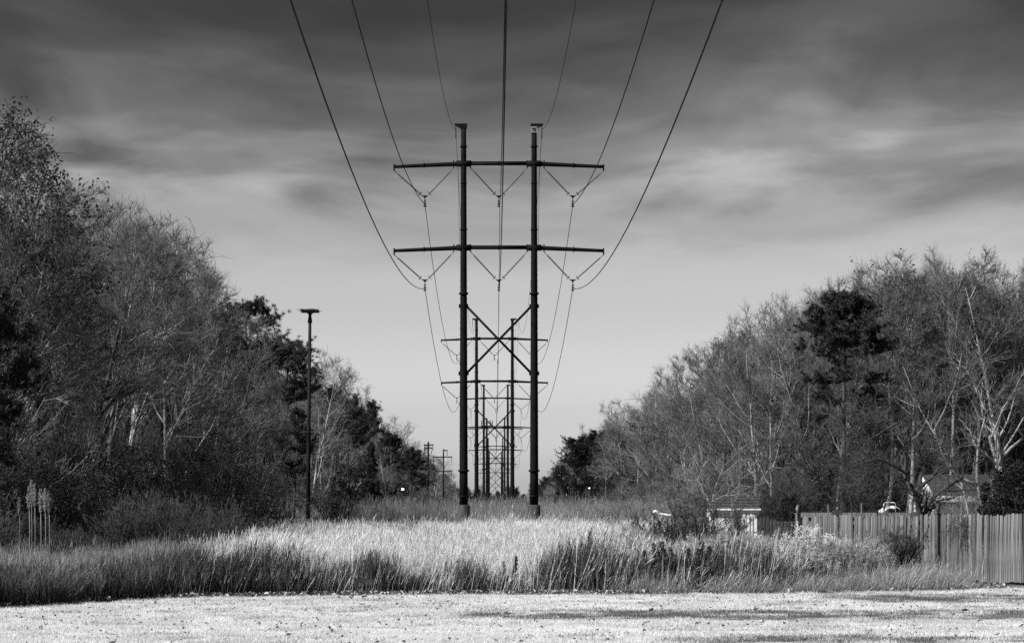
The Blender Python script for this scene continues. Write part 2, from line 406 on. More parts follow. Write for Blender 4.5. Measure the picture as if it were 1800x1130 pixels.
tlab = ['nearest black twin-pole steel tower rising from the bright grass',
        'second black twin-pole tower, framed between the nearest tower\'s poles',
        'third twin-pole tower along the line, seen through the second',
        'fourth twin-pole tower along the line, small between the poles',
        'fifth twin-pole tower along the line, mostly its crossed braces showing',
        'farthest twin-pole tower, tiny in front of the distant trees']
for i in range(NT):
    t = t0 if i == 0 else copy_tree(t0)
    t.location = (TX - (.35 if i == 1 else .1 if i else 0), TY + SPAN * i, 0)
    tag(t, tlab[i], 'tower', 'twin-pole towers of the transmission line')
# number plate on the right pole of the nearest tower
pl = empty('number_plate_mount', (0, 0, 0))
bpy.data.objects.remove(pl)
plate = obj('number_plate', MB().box(2.27, 2.73, -.235, -.21, Zt(234), Zt(223.5)).mesh('number_plate', M['plate'], False), t0)
mb = MB()
for x0, x1, z0, z1 in ((2.34, 2.6, .24, .33), (2.42, 2.66, .18, .22), (2.36, 2.44, .08, .15), (2.5, 2.62, .07, .16), (2.6, 2.66, .3, .36)):
    mb.box(x0, x1, -.243, -.237, Zt(234) + z0, Zt(234) + z1)
obj('plate_marks', mb.mesh('plate_marks', M['steel'], False), plate)

# conductors: one continuous wire each
def wire(name, off, z, sag, r, label, group):
    pts = []
    for i in range(-2, NT):
        ya, yb = TY + SPAN * i, TY + SPAN * (i + 1)
        n = 26
        for k in range(n + (1 if i == NT - 1 else 0)):
            u = k / n; pts.append((TX + off, ya + (yb - ya) * u, z - 4 * sag * u * (1 - u)))
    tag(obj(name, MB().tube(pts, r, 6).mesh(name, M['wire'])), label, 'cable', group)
for zc, nm in ((ZU, 'upper'), (ZL, 'lower')):
    for off, sd in ((-5.24, 'left end'), (0.0, 'middle'), (5.24, 'right end')):
        wire('power_conductor', off + (.07 if zc == ZU and not off else 0), zc - 2.33 - .55, 4.3, .024, 'power cable hung from the %s of the %s crossarms' % (sd, nm), 'cables of the transmission line')
for s, sd in ((-1, 'left'), (1, 'right')):
    wire('shield_wire', s * 3.05, Zt(228), 6.4, .014, 'thin shield wire running off the tops of the %s poles' % sd, 'shield wires of the transmission line')

# ------------------------------------------------------------------ vegetation prototypes
def bare_tree(seed, H=18.0, limbs=15, crown0=.28, spread=1.0, leaves=0, mats=('bark', 'twig')):
    g = np.random.default_rng(seed)
    T, RT = grow(np.zeros((1, 3)), np.array([[g.normal(0, .04), g.normal(0, .04), 1]]), np.array([H * .93]), 14, .045, .03, np.array([.19]), np.array([.03]), g)
    p, d, r, t, _ = spawn(T, RT, limbs, crown0, .97, 24, 50, g)
    ln = H * (.36 - .24 * t) * g.uniform(.75, 1.25, len(t)) * spread
    L1, R1 = grow(p, d, ln, 8, .10, .07, np.minimum(r * .62, .10), np.full(len(t), .016), g)
    p, d, r, t, par = spawn(L1, R1, 6, .2, 1, 25, 55, g); ln = plen(L1)[par] * (.62 - .35 * t) * g.uniform(.7, 1.3, len(t))
    L2, R2 = grow(p, d, ln, 6, .12, .07, np.clip(r * .6, .020, .05), np.full(len(t), .012), g)
    p, d, r, t, par = spawn(L2, R2, 6, .15, 1, 22, 55, g); ln = np.clip(plen(L2)[par] * .55, .35, 1.6) * g.uniform(.6, 1.3, len(t))
    L3, R3 = grow(p, d, ln, 4, .14, .06, np.full(len(t), .015), np.full(len(t), .008), g)
    p, d, r, t, par = spawn(L3, R3, 4, .1, 1, 20, 55, g); ln = g.uniform(.22, .65, len(t))
    L4, R4 = grow(p, d, ln, 3, .16, .05, np.full(len(t), .0085), np.full(len(t), .005), g)
    tr = MB()
    for Pp, Rr, S in ((T, RT, 9), (L1, R1, 5)): tr.add(*tubes(Pp, Rr, S))
    cr = MB()
    for Pp, Rr, S in ((L2, R2, 4), (L3, R3, 3), (L4, R4, 3)): cr.add(*tubes(Pp, Rr, S))
    if leaves:
        e = L4[:, -1]; w = g.random(len(e)) < leaves
        e = np.repeat(e[w], 3, 0) + g.normal(0, .14, (w.sum() * 3, 3)); v, f = cards(e, .2, g); cr.add(v, f, 1)
    tm = tr.mesh('trunk', M[mats[0]]); cm = cr.mesh('crown', [M[mats[1]], M['oak_leaf']])
    H = max(float(np.concatenate(cr.v)[:, 2].max()), H)
    return dict(H=H, tip=T[0, -1, :2] * .8, parts=[('trunk', tm), ('crown', cm)], both=(tr, cr, [M[mats[0]], M[mats[1]], M['oak_leaf']]))

def joined(pr):
    tr, cr, ms = pr['both']; mb = MB()
    mb.add(np.concatenate(tr.v), tr.f)
    n0 = mb.n; mb.v += cr.v; mb.n += cr.n; mb.f += [f + n0 for f in cr.f]; mb.mi += [1 + i for i in cr.mi]
    return mb.mesh('tree', ms)

def needles(c, g, n=24, L=.26, w=.016):
    N = len(c) * n; base = np.repeat(c, n, 0)
    d = g.normal(size=(N, 3)); d[:, 2] += .35; d /= np.linalg.norm(d, axis=1, keepdims=True)
    sd = np.cross(d, g.normal(size=(N, 3))); sd /= np.linalg.norm(sd, axis=1, keepdims=True)
    ll = L * g.uniform(.7, 1.2, N)[:, None]
    v = np.stack([base - sd * w, base + sd * w, base + d * ll], 1).reshape(-1, 3)
    return v, np.arange(N * 3).reshape(-1, 3)

def pine(seed, H=18.0, crown0=.6, rad=2.6, limbs=36, dome=True, droop=0.0, tuft=1.0):
    g = np.random.default_rng(seed)
    T, RT = grow(np.zeros((1, 3)), np.array([[0, 0, 1.]]), np.array([H * .97]), 14, .02, .05, np.array([.20]), np.array([.035]), g)
    p, d, r, t, _ = spawn(T, RT, limbs, crown0, .995, 55, 88, g, .85)
    s = (t - crown0) / (1 - crown0)
    prof = np.sqrt(np.clip(1 - (s - .35) ** 2 / .46, .06, 1)) if dome else np.clip(1.05 - s, .12, 1)
    ln = rad * prof * g.uniform(.55, 1.15, len(t))
    L1, R1 = grow(p, d, ln, 7, .13, .06 - droop, np.clip(r * .5, .02, .07), np.full(len(t), .012), g)
    p, d, r, t, par = spawn(L1, R1, 9, .25, 1, 25, 65, g); ln2 = np.clip(plen(L1)[par] * .42, .25, 1.3) * g.uniform(.5, 1.2, len(t))
    L2, R2 = grow(p, d, ln2, 4, .15, .06, np.full(len(t), .014), np.full(len(t), .008), g)
    tr = MB(); tr.add(*tubes(T, RT, 9)); tr.add(*tubes(L1, R1, 5)); tr.add(*tubes(L2, R2, 3))
    cs = np.concatenate([L2[:, 1:].reshape(-1, 3), L1[:, -1], L1[:, -2], T[:, -1]]); cs = cs + g.normal(0, .07, cs.shape)
    v, f = needles(cs, g, 24, .30 * tuft, .020 * tuft)
    cr = MB(); cr.add(v, f); H = float(v[:, 2].max())
    return dict(H=H, tip=T[0, -1, :2] * .9, parts=[('trunk', tr.mesh('trunk', M['dark_bark'])), ('crown', cr.mesh('crown', M['needle']))], both=(tr, cr, [M['dark_bark'], M['needle']]))

def layered_pine(seed, H, layers):
    g = np.random.default_rng(seed)
    T, RT = grow(np.zeros((1, 3)), np.array([[0, 0, 1.]]), np.array([H * .97]), 14, .015, .05, np.array([.20]), np.array([.035]), g)
    P1, Q1 = [], []
    for z, n, ln, ang, az in layers:
        a = (np.arange(n) / n + g.random()) * 2 * np.pi + g.normal(0, .25, n) if az is None else np.asarray(az, float) + g.normal(0, .15, n)
        u = np.clip(z + g.normal(0, .008, n), 0, .995) * 13; k = np.minimum(u.astype(int), 12); fr = (u - k)[:, None]
        st = T[0, k] * (1 - fr) + T[0, k + 1] * fr; an = np.radians(ang + g.normal(0, 6, n))
        di = np.stack([np.sin(an) * np.cos(a), np.sin(an) * np.sin(a), np.cos(an)], 1)
        Lp, Rp = grow(st, di, ln * g.uniform(.8, 1.1, n), 7, .1, .05, np.full(n, .05), np.full(n, .012), g); P1.append(Lp); Q1.append(Rp)
    L1, R1 = np.concatenate(P1), np.concatenate(Q1)
    p, d, r, t, par = spawn(L1, R1, 11, .45, 1, 25, 75, g); ln2 = np.clip(plen(L1)[par] * .28, .25, .8) * g.uniform(.5, 1.2, len(t))
    L2, R2 = grow(p, d, ln2, 4, .12, .08, np.full(len(t), .014), np.full(len(t), .008), g)
    tr = MB(); tr.add(*tubes(T, RT, 9)); tr.add(*tubes(L1, R1, 5)); tr.add(*tubes(L2, R2, 3))
    cs = np.concatenate([L2[:, 1:].reshape(-1, 3), L1[:, -1], T[:, -1]])
    v, f = needles(cs + g.normal(0, .05, cs.shape), g, 40, .27, .021); cr = MB(); cr.add(v, f)
    return dict(H=float(v[:, 2].max()), tip=T[0, -1, :2] * .9, parts=[('trunk', tr.mesh('trunk', M['dark_bark'])), ('crown', cr.mesh('crown', M['needle']))])
def leafy(seed, H=4.0, rad=1.7, clumps=60, per=120, size=.075, leaf='leaf', stem='dark_bark', low=.1):
    g = np.random.default_rng(seed)
    c = g.normal(size=(clumps, 3)); c /= np.linalg.norm(c, axis=1, keepdims=True); c *= (g.random(clumps) ** .4)[:, None]
    c[:, :2] *= rad; c[:, 2] = H * (low + (1 - low) * (.5 + .5 * c[:, 2]))
    w = np.clip(1.15 - .55 * (c[:, 2] / H) ** 2, .3, 1); c[:, :2] *= w[:, None]
    rr = g.uniform(.16, .42, clumps) * rad / 1.7
    lv = np.repeat(c, per, 0); off = g.normal(size=lv.shape); off /= np.linalg.norm(off, axis=1, keepdims=True)
    lv = lv + off * (np.repeat(rr, per) * g.uniform(.5, 1.15, len(lv)))[:, None]
    lv[:, 2] = np.maximum(lv[:, 2], .05)
    v, f = cards(lv, size, g)
    cr = MB(); cr.add(v, f); tr = MB()
    base = g.normal(0, .15, (clumps, 3)); base[:, 2] = 0
    t = np.linspace(0, 1, 5)[None, :, None]; Pt = base[:, None] * (1 - t) + c[:, None] * t + np.sin(np.pi * t) * g.normal(0, .12, (clumps, 1, 3))
    tr.add(*tubes(Pt, np.linspace(.03, .01, 5)[None].repeat(clumps, 0), 4))
    H = float(v[:, 2].max())
    return dict(H=H, parts=[('stems', tr.mesh('stems', M[stem])), ('foliage', cr.mesh('foliage', M[leaf]))], both=(tr, cr, [M[stem], M[leaf]]))

def brush(seed, H=4.5, stems=22, lean=.35, mats=('bark', 'twig'), n2=8, n3=6, n4=3, droop=0.0):
    g = np.random.default_rng(seed)
    st = g.normal(0, .25, (stems, 3)); st[:, 2] = 0
    di = np.concatenate([g.normal(0, lean, (stems, 2)), np.ones((stems, 1))], 1)
    L1, R1 = grow(st, di, H * g.uniform(.6, 1.08, stems), 8, .07, .02 - droop, g.uniform(.015, .032, stems), np.full(stems, .008), g)
    p, d, r, t, par = spawn(L1, R1, n2, .2, 1, 18, 50, g); ln = H * .3 * (1.1 - .7 * t) * g.uniform(.5, 1.2, len(t))
    L2, R2 = grow(p, d, ln, 5, .1, .05, np.full(len(t), .012), np.full(len(t), .007), g)
    p, d, r, t, par = spawn(L2, R2, n3, .1, 1, 18, 50, g); ln = g.uniform(.25, .7, len(t)) * H / 4.5
    L3, R3 = grow(p, d, ln, 3, .12, .04, np.full(len(t), .008), np.full(len(t), .005), g)
    p, d, r, t, par = spawn(L3, R3, n4, .1, 1, 20, 55, g); ln = g.uniform(.12, .35, len(t)) * H / 4.5
    L4, R4 = grow(p, d, ln, 2, .12, .04, np.full(len(t), .006), np.full(len(t), .004), g)
    tr = MB(); tr.add(*tubes(L1, R1, 5)); cr = MB()
    for Pp, Rr, S in ((L2, R2, 3), (L3, R3, 3), (L4, R4, 3)): cr.add(*tubes(Pp, Rr, S))
    return dict(H=H, parts=[('stems', tr.mesh('stems', M[mats[0]])), ('twigs', cr.mesh('twigs', M[mats[1]]))], both=(tr, cr, [M[mats[0]], M[mats[1]]]))

def feathery(seed, H=1.7, rad=.75, stems=120, mat='feather'):
    g = np.random.default_rng(seed)
    st = g.normal(0, rad * .25, (stems, 3)); st[:, 2] = 0
    di = np.concatenate([g.normal(0, .28 * rad / .75, (stems, 2)), np.ones((stems, 1))], 1)
    L1, R1 = grow(st, di, H * g.uniform(.5, 1.05, stems), 7, .06, .02, np.full(stems, .008), np.full(stems, .003), g)
    p, d, r, t, par = spawn(L1, R1, 14, .15, 1, 18, 45, g); ln = H * .2 * (1.2 - .8 * t) * g.uniform(.5, 1.2, len(t))
    L2, R2 = grow(p, d, ln, 4, .08, .06, np.full(len(t), .006), np.full(len(t), .002), g)
    p, d, r, t, par = spawn(L2, R2, 7, .1, 1, 15, 40, g)
    L3, R3 = grow(p, d, g.uniform(.04, .12, len(t)) * H / 1.7, 2, .05, .05, np.full(len(t), .006), np.full(len(t), .003), g)
    side = g.normal(size=(len(L3), 3)); side /= np.linalg.norm(side, axis=1, keepdims=True)
    tr = MB(); tr.add(*tubes(L1, R1, 3)); cr = MB(); cr.add(*tubes(L2, R2, 3)); cr.add(*ribbons(L3, R3 * 2, side))
    return dict(H=H, parts=[('stems', tr.mesh('stems', M['weed'])), ('foliage', cr.mesh('foliage', M[mat]))], both=(tr, cr, [M['weed'], M[mat]]))

def plant(name, pr, x, y, h, rz, label, cat, group=None, sx=1.0, over=None, lean=(0, 0)):
    o = empty(name, (x, y, -.03), rz); s = h / pr['H']; o.scale = (s * sx, s * sx, s); o.rotation_euler = (lean[0], lean[1], rz)
    for nm, me in pr['parts']:
        c = obj(nm, me, o)
        if over and nm in over:
            c.material_slots[0].link = 'OBJECT'; c.material_slots[0].material = M[over[nm]]
    return tag(o, label, cat, group)

BT = [bare_tree(101), bare_tree(102, limbs=20, spread=1.1), bare_tree(103, limbs=15, crown0=.38, spread=.9), bare_tree(104, limbs=19, crown0=.2, spread=1.2),
      bare_tree(105, limbs=16, crown0=.45, spread=1.05, leaves=.06), bare_tree(106, limbs=18, crown0=.3)]
OAK = [bare_tree(107, limbs=20, crown0=.25, spread=1.15, leaves=.42, mats=('dark_bark', 'dark_twig')), bare_tree(108, limbs=18, crown0=.3, leaves=.2, mats=('dark_bark', 'twig'))]
PN = [pine(201, crown0=.62, rad=3.0, limbs=62), pine(202, crown0=.68, rad=2.8, limbs=54), pine(203, crown0=.5, rad=2.3, limbs=62)]
BUSHY = [pine(221, H=14, crown0=.22, rad=3.4, limbs=80), pine(222, H=14, crown0=.3, rad=3.0, limbs=70)]
CED = pine(204, H=9.5, crown0=.12, rad=1.3, limbs=70, dome=False, tuft=.8)
LF = [leafy(301), leafy(302, H=4.5, rad=1.9, clumps=70), leafy(303, H=3.2, rad=1.5, size=.06)]
BR = [brush(401), brush(402, H=4.5, stems=16, lean=.5, n4=4), brush(403, H=4.5, stems=28, lean=.25)]
FE = [feathery(501), feathery(502, H=1.7, rad=.5), feathery(503, H=1.7, rad=1.0, stems=150)]

# ------------------------------------------------------------------ woods on both sides
SL = np.array([(-80, 300), (0, 330), (60, 350), (90, 345), (135, 325), (160, 335), (230, 360), (300, 380), (330, 420), (385, 490), (405, 580), (480, 630), (530, 625), (560, 592), (600, 632), (615, 690), (640, 720), (690, 738), (760, 785), (800, 838)], float)
SR = np.array([(940, 845), (965, 822), (1000, 778), (1060, 728), (1110, 690), (1180, 640), (1240, 610), (1300, 548), (1350, 520), (1420, 500), (1500, 465), (1590, 434), (1740, 436), (1800, 470), (1900, 470)], float)
def topL(p): return np.interp(p, SL[:, 0], SL[:, 1])
def topR(p): return np.interp(p, SR[:, 0], SR[:, 1])
def YL(p, X=19.0): return F * X / (VX - p)
def YR(p, X=16.5): return max(F * X / (p - VX), 185.0)
def zoneL(p):
    if p < 120: return 'bare hardwood among the leafy oaks on the near left edge'
    if p < 250: return 'bare hardwood in the tall left woods behind the reed plumes'
    if p < 390: return 'bare hardwood of the left woods between oaks and round-topped pine'
    if p < 530: return 'bare hardwood under the round-topped pines left of the nest pole'
    if p < 640: return 'bare hardwood in the left treeline just right of the nest pole'
    return 'small far bare tree near the end of the left treeline'
def zoneR(p):
    if p < 1080: return 'small far bare tree near the end of the right treeline'
    if p < 1240: return 'bare hardwood in the right treeline between far pines and shed'
    if p < 1420: return 'bare hardwood in the right woods above the white shed'
    if p < 1560: return 'bare hardwood in the right woods around the lone dark pine'
    return 'tall bare hardwood in the right woods above the house roof'
nsl = 0
for side in ('L', 'R'):
    p = -45.0 if side == 'L' else 968.0
    while (p < 792 if side == 'L' else p < 1850):
        top = (topL if side == 'L' else topR)(p)
        far = (600 < p < 800 or 950 < p < 1150)
        for row in range(2):
            pj = p + random.uniform(-7, 7)
            Xe = (19.0 if side == 'L' else 16.5) + random.uniform(-1.8, 1.8) + row * random.uniform(4, 7)
            Y = YL(pj, Xe) if side == 'L' else YR(pj, Xe) * (1 + row * .08) + random.uniform(-4, 8)
            if Y > 900: continue
            h = (ZofP(top, Y) + .3) * (random.uniform(.84, 1.0) if row == 0 else random.uniform(.9, 1.02))
            h = min(max(h, 7), 23)
            k = random.randrange(len(BT))
            q = random.random() * (.86 if side == 'R' else 1); over = {'trunk': 'dark_bark'} if q < .28 else {'trunk': 'light_bark'} if q > .78 else None
            look = ('dark-trunked' if q < .28 else 'pale-trunked' if q > .78 else 'grey-trunked') + ' ' + ('slender', 'spreading', 'high-crowned', 'low-branched', 'sparse', 'twiggy')[k]
            zl = (zoneL if side == 'L' else zoneR)(pj); lab = zl.replace('bare hardwood', look + ' hardwood').replace('small far bare tree', look + ' small far tree')
            plant('bare_tree', BT[k], XofP(pj, Y), Y, h, random.uniform(0, 6.28), lab, 'tree', zl.replace('bare hardwood', 'hardwoods').replace('tall ', '').replace('small far bare tree', 'far bare trees'), sx=random.uniform(.85, 1.15), over=over)
        p += (15 if not far else 11) * random.uniform(.8, 1.2)

# the wood behind the front rows reads as one mass
def wood_mass(side):
    pts, rot, scl, idx = [], [], [], []
    for _ in range(330):
        if side == 'L':
            p = random.uniform(-160, 800); top = topL(p); Y0 = YL(p, 26); Y = Y0 * random.uniform(1.0, 1.9)
        else:
            p = random.uniform(960, 1950); top = topR(p); Y = YR(p, 24) * random.uniform(1.06, 1.9)
        if Y > 1150: continue
        h = (ZofP(top, Y)) * random.uniform(.72, .93); h = min(h, 21)
        pts.append((XofP(p, Y), Y, -.05)); rot.append((0, 0, random.uniform(0, 6.28))); idx.append(random.randrange(6)); scl.append(h / BT[idx[-1]]['H'])
    return pts, rot, scl, idx
JB = [joined(b) for b in BT]
for side, nm in (('L', 'left'), ('R', 'right')):
    a = wood_mass(side)
    scatter('%s_woods' % nm, *a, JB, 'deep mass of bare trunks and twigs filling the woods on the %s' % nm, 'woods')
# evergreen and twiggy undergrowth inside the woods
JU = [joined(b) for b in BR] + [joined(b) for b in LF] + [joined(brush(404, H=4.5, stems=24, lean=.4, mats=('dark_bark', 'dark_twig')))]
for side, nm in (('L', 'left'), ('R', 'right')):
    pts, rot, scl, idx = [], [], [], []
    for _ in range(560):
        if side == 'L':
            p = random.uniform(-120, 800); Y = YL(p, 18.0) * random.uniform(1.0, 1.45)
        else:
            p = random.uniform(965, 1900); Y = YR(p, 16) * random.uniform(1.0, 1.4)
        if Y > 1000: continue
        k = random.choice((0, 1, 2, 6, 6, 3, 4, 5)); h = random.uniform(3.2, 7.5) if k < 3 or k == 6 else random.uniform(2.5, 6.5)
        pts.append((XofP(p, Y), Y, -.05)); rot.append((0, 0, random.uniform(0, 6.28))); scl.append(h / (4.5, 4.5, 4.5, 4.0, 4.5, 3.2, 4.5)[k]); idx.append(k)
    scatter('%s_undergrowth' % nm, pts, rot, scl, idx, JU, 'tangled dark undergrowth at the foot of the woods on the %s' % nm, 'undergrowth')

# named trees of the left side
def at(name, pr, px, top, Y, label, cat='tree', rz=None, sx=1.0, group=None, over=None):
    rz = random.uniform(0, 6.28) if rz is None else rz; tip = pr.get('tip', (0, 0)); s = ZofP(top, Y) / pr['H'] * sx      # the crown, not the foot, stands at px
    plant(name, pr, XofP(px, Y) - s * (tip[0] * math.cos(rz) - tip[1] * math.sin(rz)), Y - s * (tip[0] * math.sin(rz) + tip[1] * math.cos(rz)), ZofP(top, Y), rz, label, cat, group, sx, over)
at('oak_tree', OAK[0], 2, 155, 100, 'dark oak still holding withered leaves, tallest at the left border')
at('oak_tree', OAK[0], 46, 236, 106, 'dark leafy oak just right of the tallest one at the left border', rz=2.0)
at('oak_tree', OAK[1], 112, 283, 118, 'half-bare oak with scattered leaves beside the dark leafy oaks')
at('pine_tree', pine(211, H=11, crown0=.35, rad=2.1, limbs=48), -22, 480, 96, 'dark pine boughs reaching in at the left border')
at('pine_tree', PN[0], 434, 514, 196, 'round-topped dark pine with the widest crown on the left treeline', sx=1.05)
at('pine_tree', PN[1], 503, 584, 245, 'dark pine just left of the nest platform pole', sx=1.2)
at('pine_tree', PN[2], 522, 708, 205, 'short dark pine touching the nest pole halfway up', sx=1.2)
at('pine_tree', BUSHY[0], 612, 688, 315, 'dense dark pine right of the nest pole', sx=.9)
at('pine_tree', PN[1], 648, 698, 385, 'thin open pine at the skyline right of the dense pine', sx=.75)
at('cedar_tree', CED, 653, 772, 282, 'narrow dark cedar standing before the far left trees')
at('bare_tree', BT[3], 706, 726, 500, 'bare round-crowned tree leaning out over the far left skyline', sx=1.25)
at('pine_tree', BUSHY[1], 726, 782, 410, 'broad low dark pine above the left yard lamp', sx=1.15)
at('pine_tree', PN[1], 590, 672, 300, 'dark pine half hidden in bare branches right of the nest pole', sx=.8)
at('birch_tree', BT[2], 672, 770, 330, 'pale slender trunk standing beside the narrow cedar', over={'trunk': 'pale_bark'})
at('bare_tree', BT[3], 268, 380, 160, 'grey-limbed broad hardwood in the middle of the left woods', over={'trunk': 'light_bark'})
at('bare_tree', BT[0], 395, 560, 185, 'pale multi-limbed bare tree below the round-topped pine', over={'trunk': 'pale_bark'}, sx=1.1)
# right side
at('pine_tree', BUSHY[0], 684, 748, 400, 'dark pine filling the left skyline behind the thin open pine', sx=.8)
for px, top, Y, lab in ((745, 784, 540, 'bare far tree behind the half-hidden utility pole'), (772, 796, 560, 'bare far tree behind the two-armed utility pole'), (790, 820, 620, 'last bare tree at the end of the left treeline')):
    at('bare_tree', BT[1], px, top, Y, lab, sx=1.3)
LONE = layered_pine(212, 17.0, [(.57, 4, 1.6, 95, None), (.61, 6, 2.3, 92, None), (.70, 6, 2.9, 86, (0, .5, 3.0, 3.5, 1.6, 5)), (.79, 8, 2.7, 84, None), (.83, 9, 2.7, 80, None), (.87, 10, 2.5, 74, None), (.91, 10, 2.2, 66, None), (.95, 9, 1.7, 55, None), (.985, 8, 1.1, 40, None)])
at('pine_tree', LONE, 1487, 503, 160, 'lone dark pine with a domed crown against the bare right woods', sx=1.12)
at('pine_tree', BUSHY[0], 1012, 758, 400, 'dark pine at the end of the right treeline', sx=.95)
at('pine_tree', BUSHY[1], 1050, 752, 415, 'second dark pine beside the last pine of the right treeline', sx=1.2)
at('pine_tree', BUSHY[0], 1142, 733, 320, 'flat-topped dark pine in the middle of the right treeline', sx=1.2)
at('pine_tree', BUSHY[1], 1088, 765, 370, 'low dark pine between the end pines and the flat-topped pine', sx=1.0)
at('pine_tree', BUSHY[1], 985, 815, 470, 'small dark pine nearest the towers on the right', sx=1.0)
at('pine_tree', PN[2], 1185, 745, 320, 'dark pine merged with the flat-topped pine on the right', sx=1.4)
at('birch_tree', BT[2], 1362, 525, 186, 'pale-trunked birch left of the lone dark pine', over={'trunk': 'pale_bark'})
at('bare_tree', BT[4], 1592, 428, 184, 'tallest spreading bare tree of the right woods', sx=1.2)
at('bare_tree', BT[4], 1705, 430, 186, 'tall bare tree with forked crown above the house', sx=1.2)

# leafy shrubs along the left edge
for px, top, Y, k, lab in ((235, 770, 108, 1, 'broad glossy-leaved shrub in front of the left woods'), (320, 800, 110, 0, 'glossy shrub touching the broad one on its right'),
                           (140, 815, 103, 0, 'dark leafy shrub behind the reed plumes'), (375, 745, 125, 1, 'tall dark evergreen shrub below the bare trunks, left woods'),
                           (45, 800, 100, 2, 'dark shrub at the left border behind the reed plumes'), (455, 800, 150, 2, 'dark leafy shrub left of the nest pole'),
                           (590, 830, 200, 1, 'dark leafy shrub right of the nest pole foot'), (745, 852, 330, 1, 'rounded dark bush near the end of the left treeline')):
    at('leafy_shrub', LF[k], px, top, Y, lab, 'shrub', sx=1.1)
# feathery dark bushes
for px, top, Y, k, sx, lab in ((268, 862, 92, 2, 1.0, 'feathery dark bush in the grass below the glossy shrub'), (312, 870, 92, 0, 1.0, 'feathery dark bush touching the widest one on its right'), (225, 880, 90, 0, 1.0, 'small feathery bush right of the reed plumes'),
                               (385, 880, 98, 2, .9, 'low feathery bush halfway between reed plumes and nest pole'),
                               (1212, 881, 88, 2, 1.25, 'rounded dark feathery bush left of the white shed'), (1297, 892, 92, 1, .4, 'narrow dark feathery bush in front of the white shed'),
                               (1582, 925, 80, 0, 1.15, 'dark feathery bush against the plank fence')):
    at('feathery_bush', FE[k], px, top, Y, lab, 'bush', sx=sx)

# mid-distance shrubs between the first and the second tower
for i, (px, top, Y) in enumerate(((868, 873, 255), (893, 878, 250), (905, 874, 262), (848, 880, 258), (785, 868, 270), (806, 872, 290), (925, 878, 275), (940, 872, 300), (975, 868, 270), (1010, 868, 280), (762, 866, 260), (735, 872, 250), (1045, 874, 265), (1080, 876, 262))):
    at('round_bush', LF[i % 3], px, top, Y, 'low rounded bush in the tall weeds beyond the nearest tower', 'bush', sx=1.25, group='bushes beyond the nearest tower')

# far wood closing the corridor
pts, rot, scl, idx = [], [], [], []
JF = [joined(PN[0]), joined(PN[1]), joined(LF[1]), joined(BT[1])]
for _ in range(230):
    Y = random.uniform(1230, 1420); X = random.uniform(-75, 75); k = random.choice((0, 0, 1, 2, 2, 3))
    h = random.uniform(13, 17.5) * (1.08 if abs(X) > 35 else 1); h = h if k != 2 else random.uniform(8, 13)
    pts.append((X, Y, -.1)); rot.append((0, 0, random.uniform(0, 6.28))); scl.append(h / (18, 18, 4.5, 18)[k]); idx.append(k)
for _ in range(160):
    s = random.choice((-1, 1)); Y = random.uniform(600, 1250); X = s * random.uniform(16, 36); k = random.choice((0, 1, 2, 3, 3, 3))
    h = random.uniform(12, 18) if k != 2 else random.uniform(5, 9)
    pts.append((X, Y, -.1)); rot.append((0, 0, random.uniform(0, 6.28))); scl.append(h / (18, 18, 4.5, 18)[k]); idx.append(k)
scatter('far_woods', pts, rot, scl, idx, JF, 'distant dark wood closing off the far end of the corridor', 'woods')

# ------------------------------------------------------------------ grasses
def tuft(seed, n=46, h0=.85, h1=1.5, stem='stem', seed_m='seed', lean=.16, w=.008, seeds=7, spread=.16, sz=.05):
    g = np.random.default_rng(seed)
    st = g.normal(0, spread, (n, 3)); st[:, 2] = 0
    di = np.concatenate([g.normal(lean, .16, (n, 1)), g.normal(0, .16, (n, 1)), np.ones((n, 1))], 1)
    Pt, R = grow(st, di, g.uniform(h0, h1, n), 5, .05, -.02, np.full(n, w), np.full(n, w * .45), g)
    side = g.normal(size=(n, 3)); side[:, 2] = 0; side /= np.linalg.norm(side, axis=1, keepdims=True)
    mb = MB(); mb.add(*ribbons(Pt, R, side))
    # curled basal leaves
    m = n // 2; st = g.normal(0, spread, (m, 3)); st[:, 2] = 0
    di = np.concatenate([g.normal(lean, .5, (m, 1)), g.normal(0, .5, (m, 1)), np.ones((m, 1))], 1)
    P2, R2 = grow(st, di, g.uniform(.4, .8, m) * h1 / 1.5, 5, .1, -.14, np.full(m, w), np.full(m, w * .3), g)
    side = g.normal(size=(m, 3)); side[:, 2] = 0; side /= np.linalg.norm(side, axis=1, keepdims=True)
    mb.add(*ribbons(P2, R2, side))
    if seeds:
        p, d, r, t, par = spawn(Pt, R, seeds, .42, 1, 4, 20, g); q = len(p)
        P4, R4 = grow(p, d, g.uniform(.6, 1.5, q) * sz * 3, 2, .1, .05, np.full(q, .012), np.full(q, .004), g)
        side = g.normal(size=(q, 3)); side /= np.linalg.norm(side, axis=1, keepdims=True)
        mb.add(*ribbons(P4, R4, side), 1)
    return mb.mesh('grass_tuft', [M[stem], M[seed_m]], False)
GB = [tuft(600 + i, lean=(.12, .2, .3, .24, .4)[i], h1=(1.5, 1.45, 1.6, 1.3, 1.5)[i]) for i in range(5)]
GF = [tuft(620 + i, n=40, h0=.6, h1=1.25, stem='field', seed_m='field', seeds=4) for i in range(4)]
GL = [tuft(630 + i, n=40, h0=.5, h1=1.3, stem='left_field', seed_m='left_field', seeds=4, lean=(.1, .3, .2, .4)[i]) for i in range(4)]
GD = [tuft(640 + i, n=36, h0=.3, h1=.8, stem='weed', seed_m='weed', seeds=5, lean=.05) for i in range(3)]

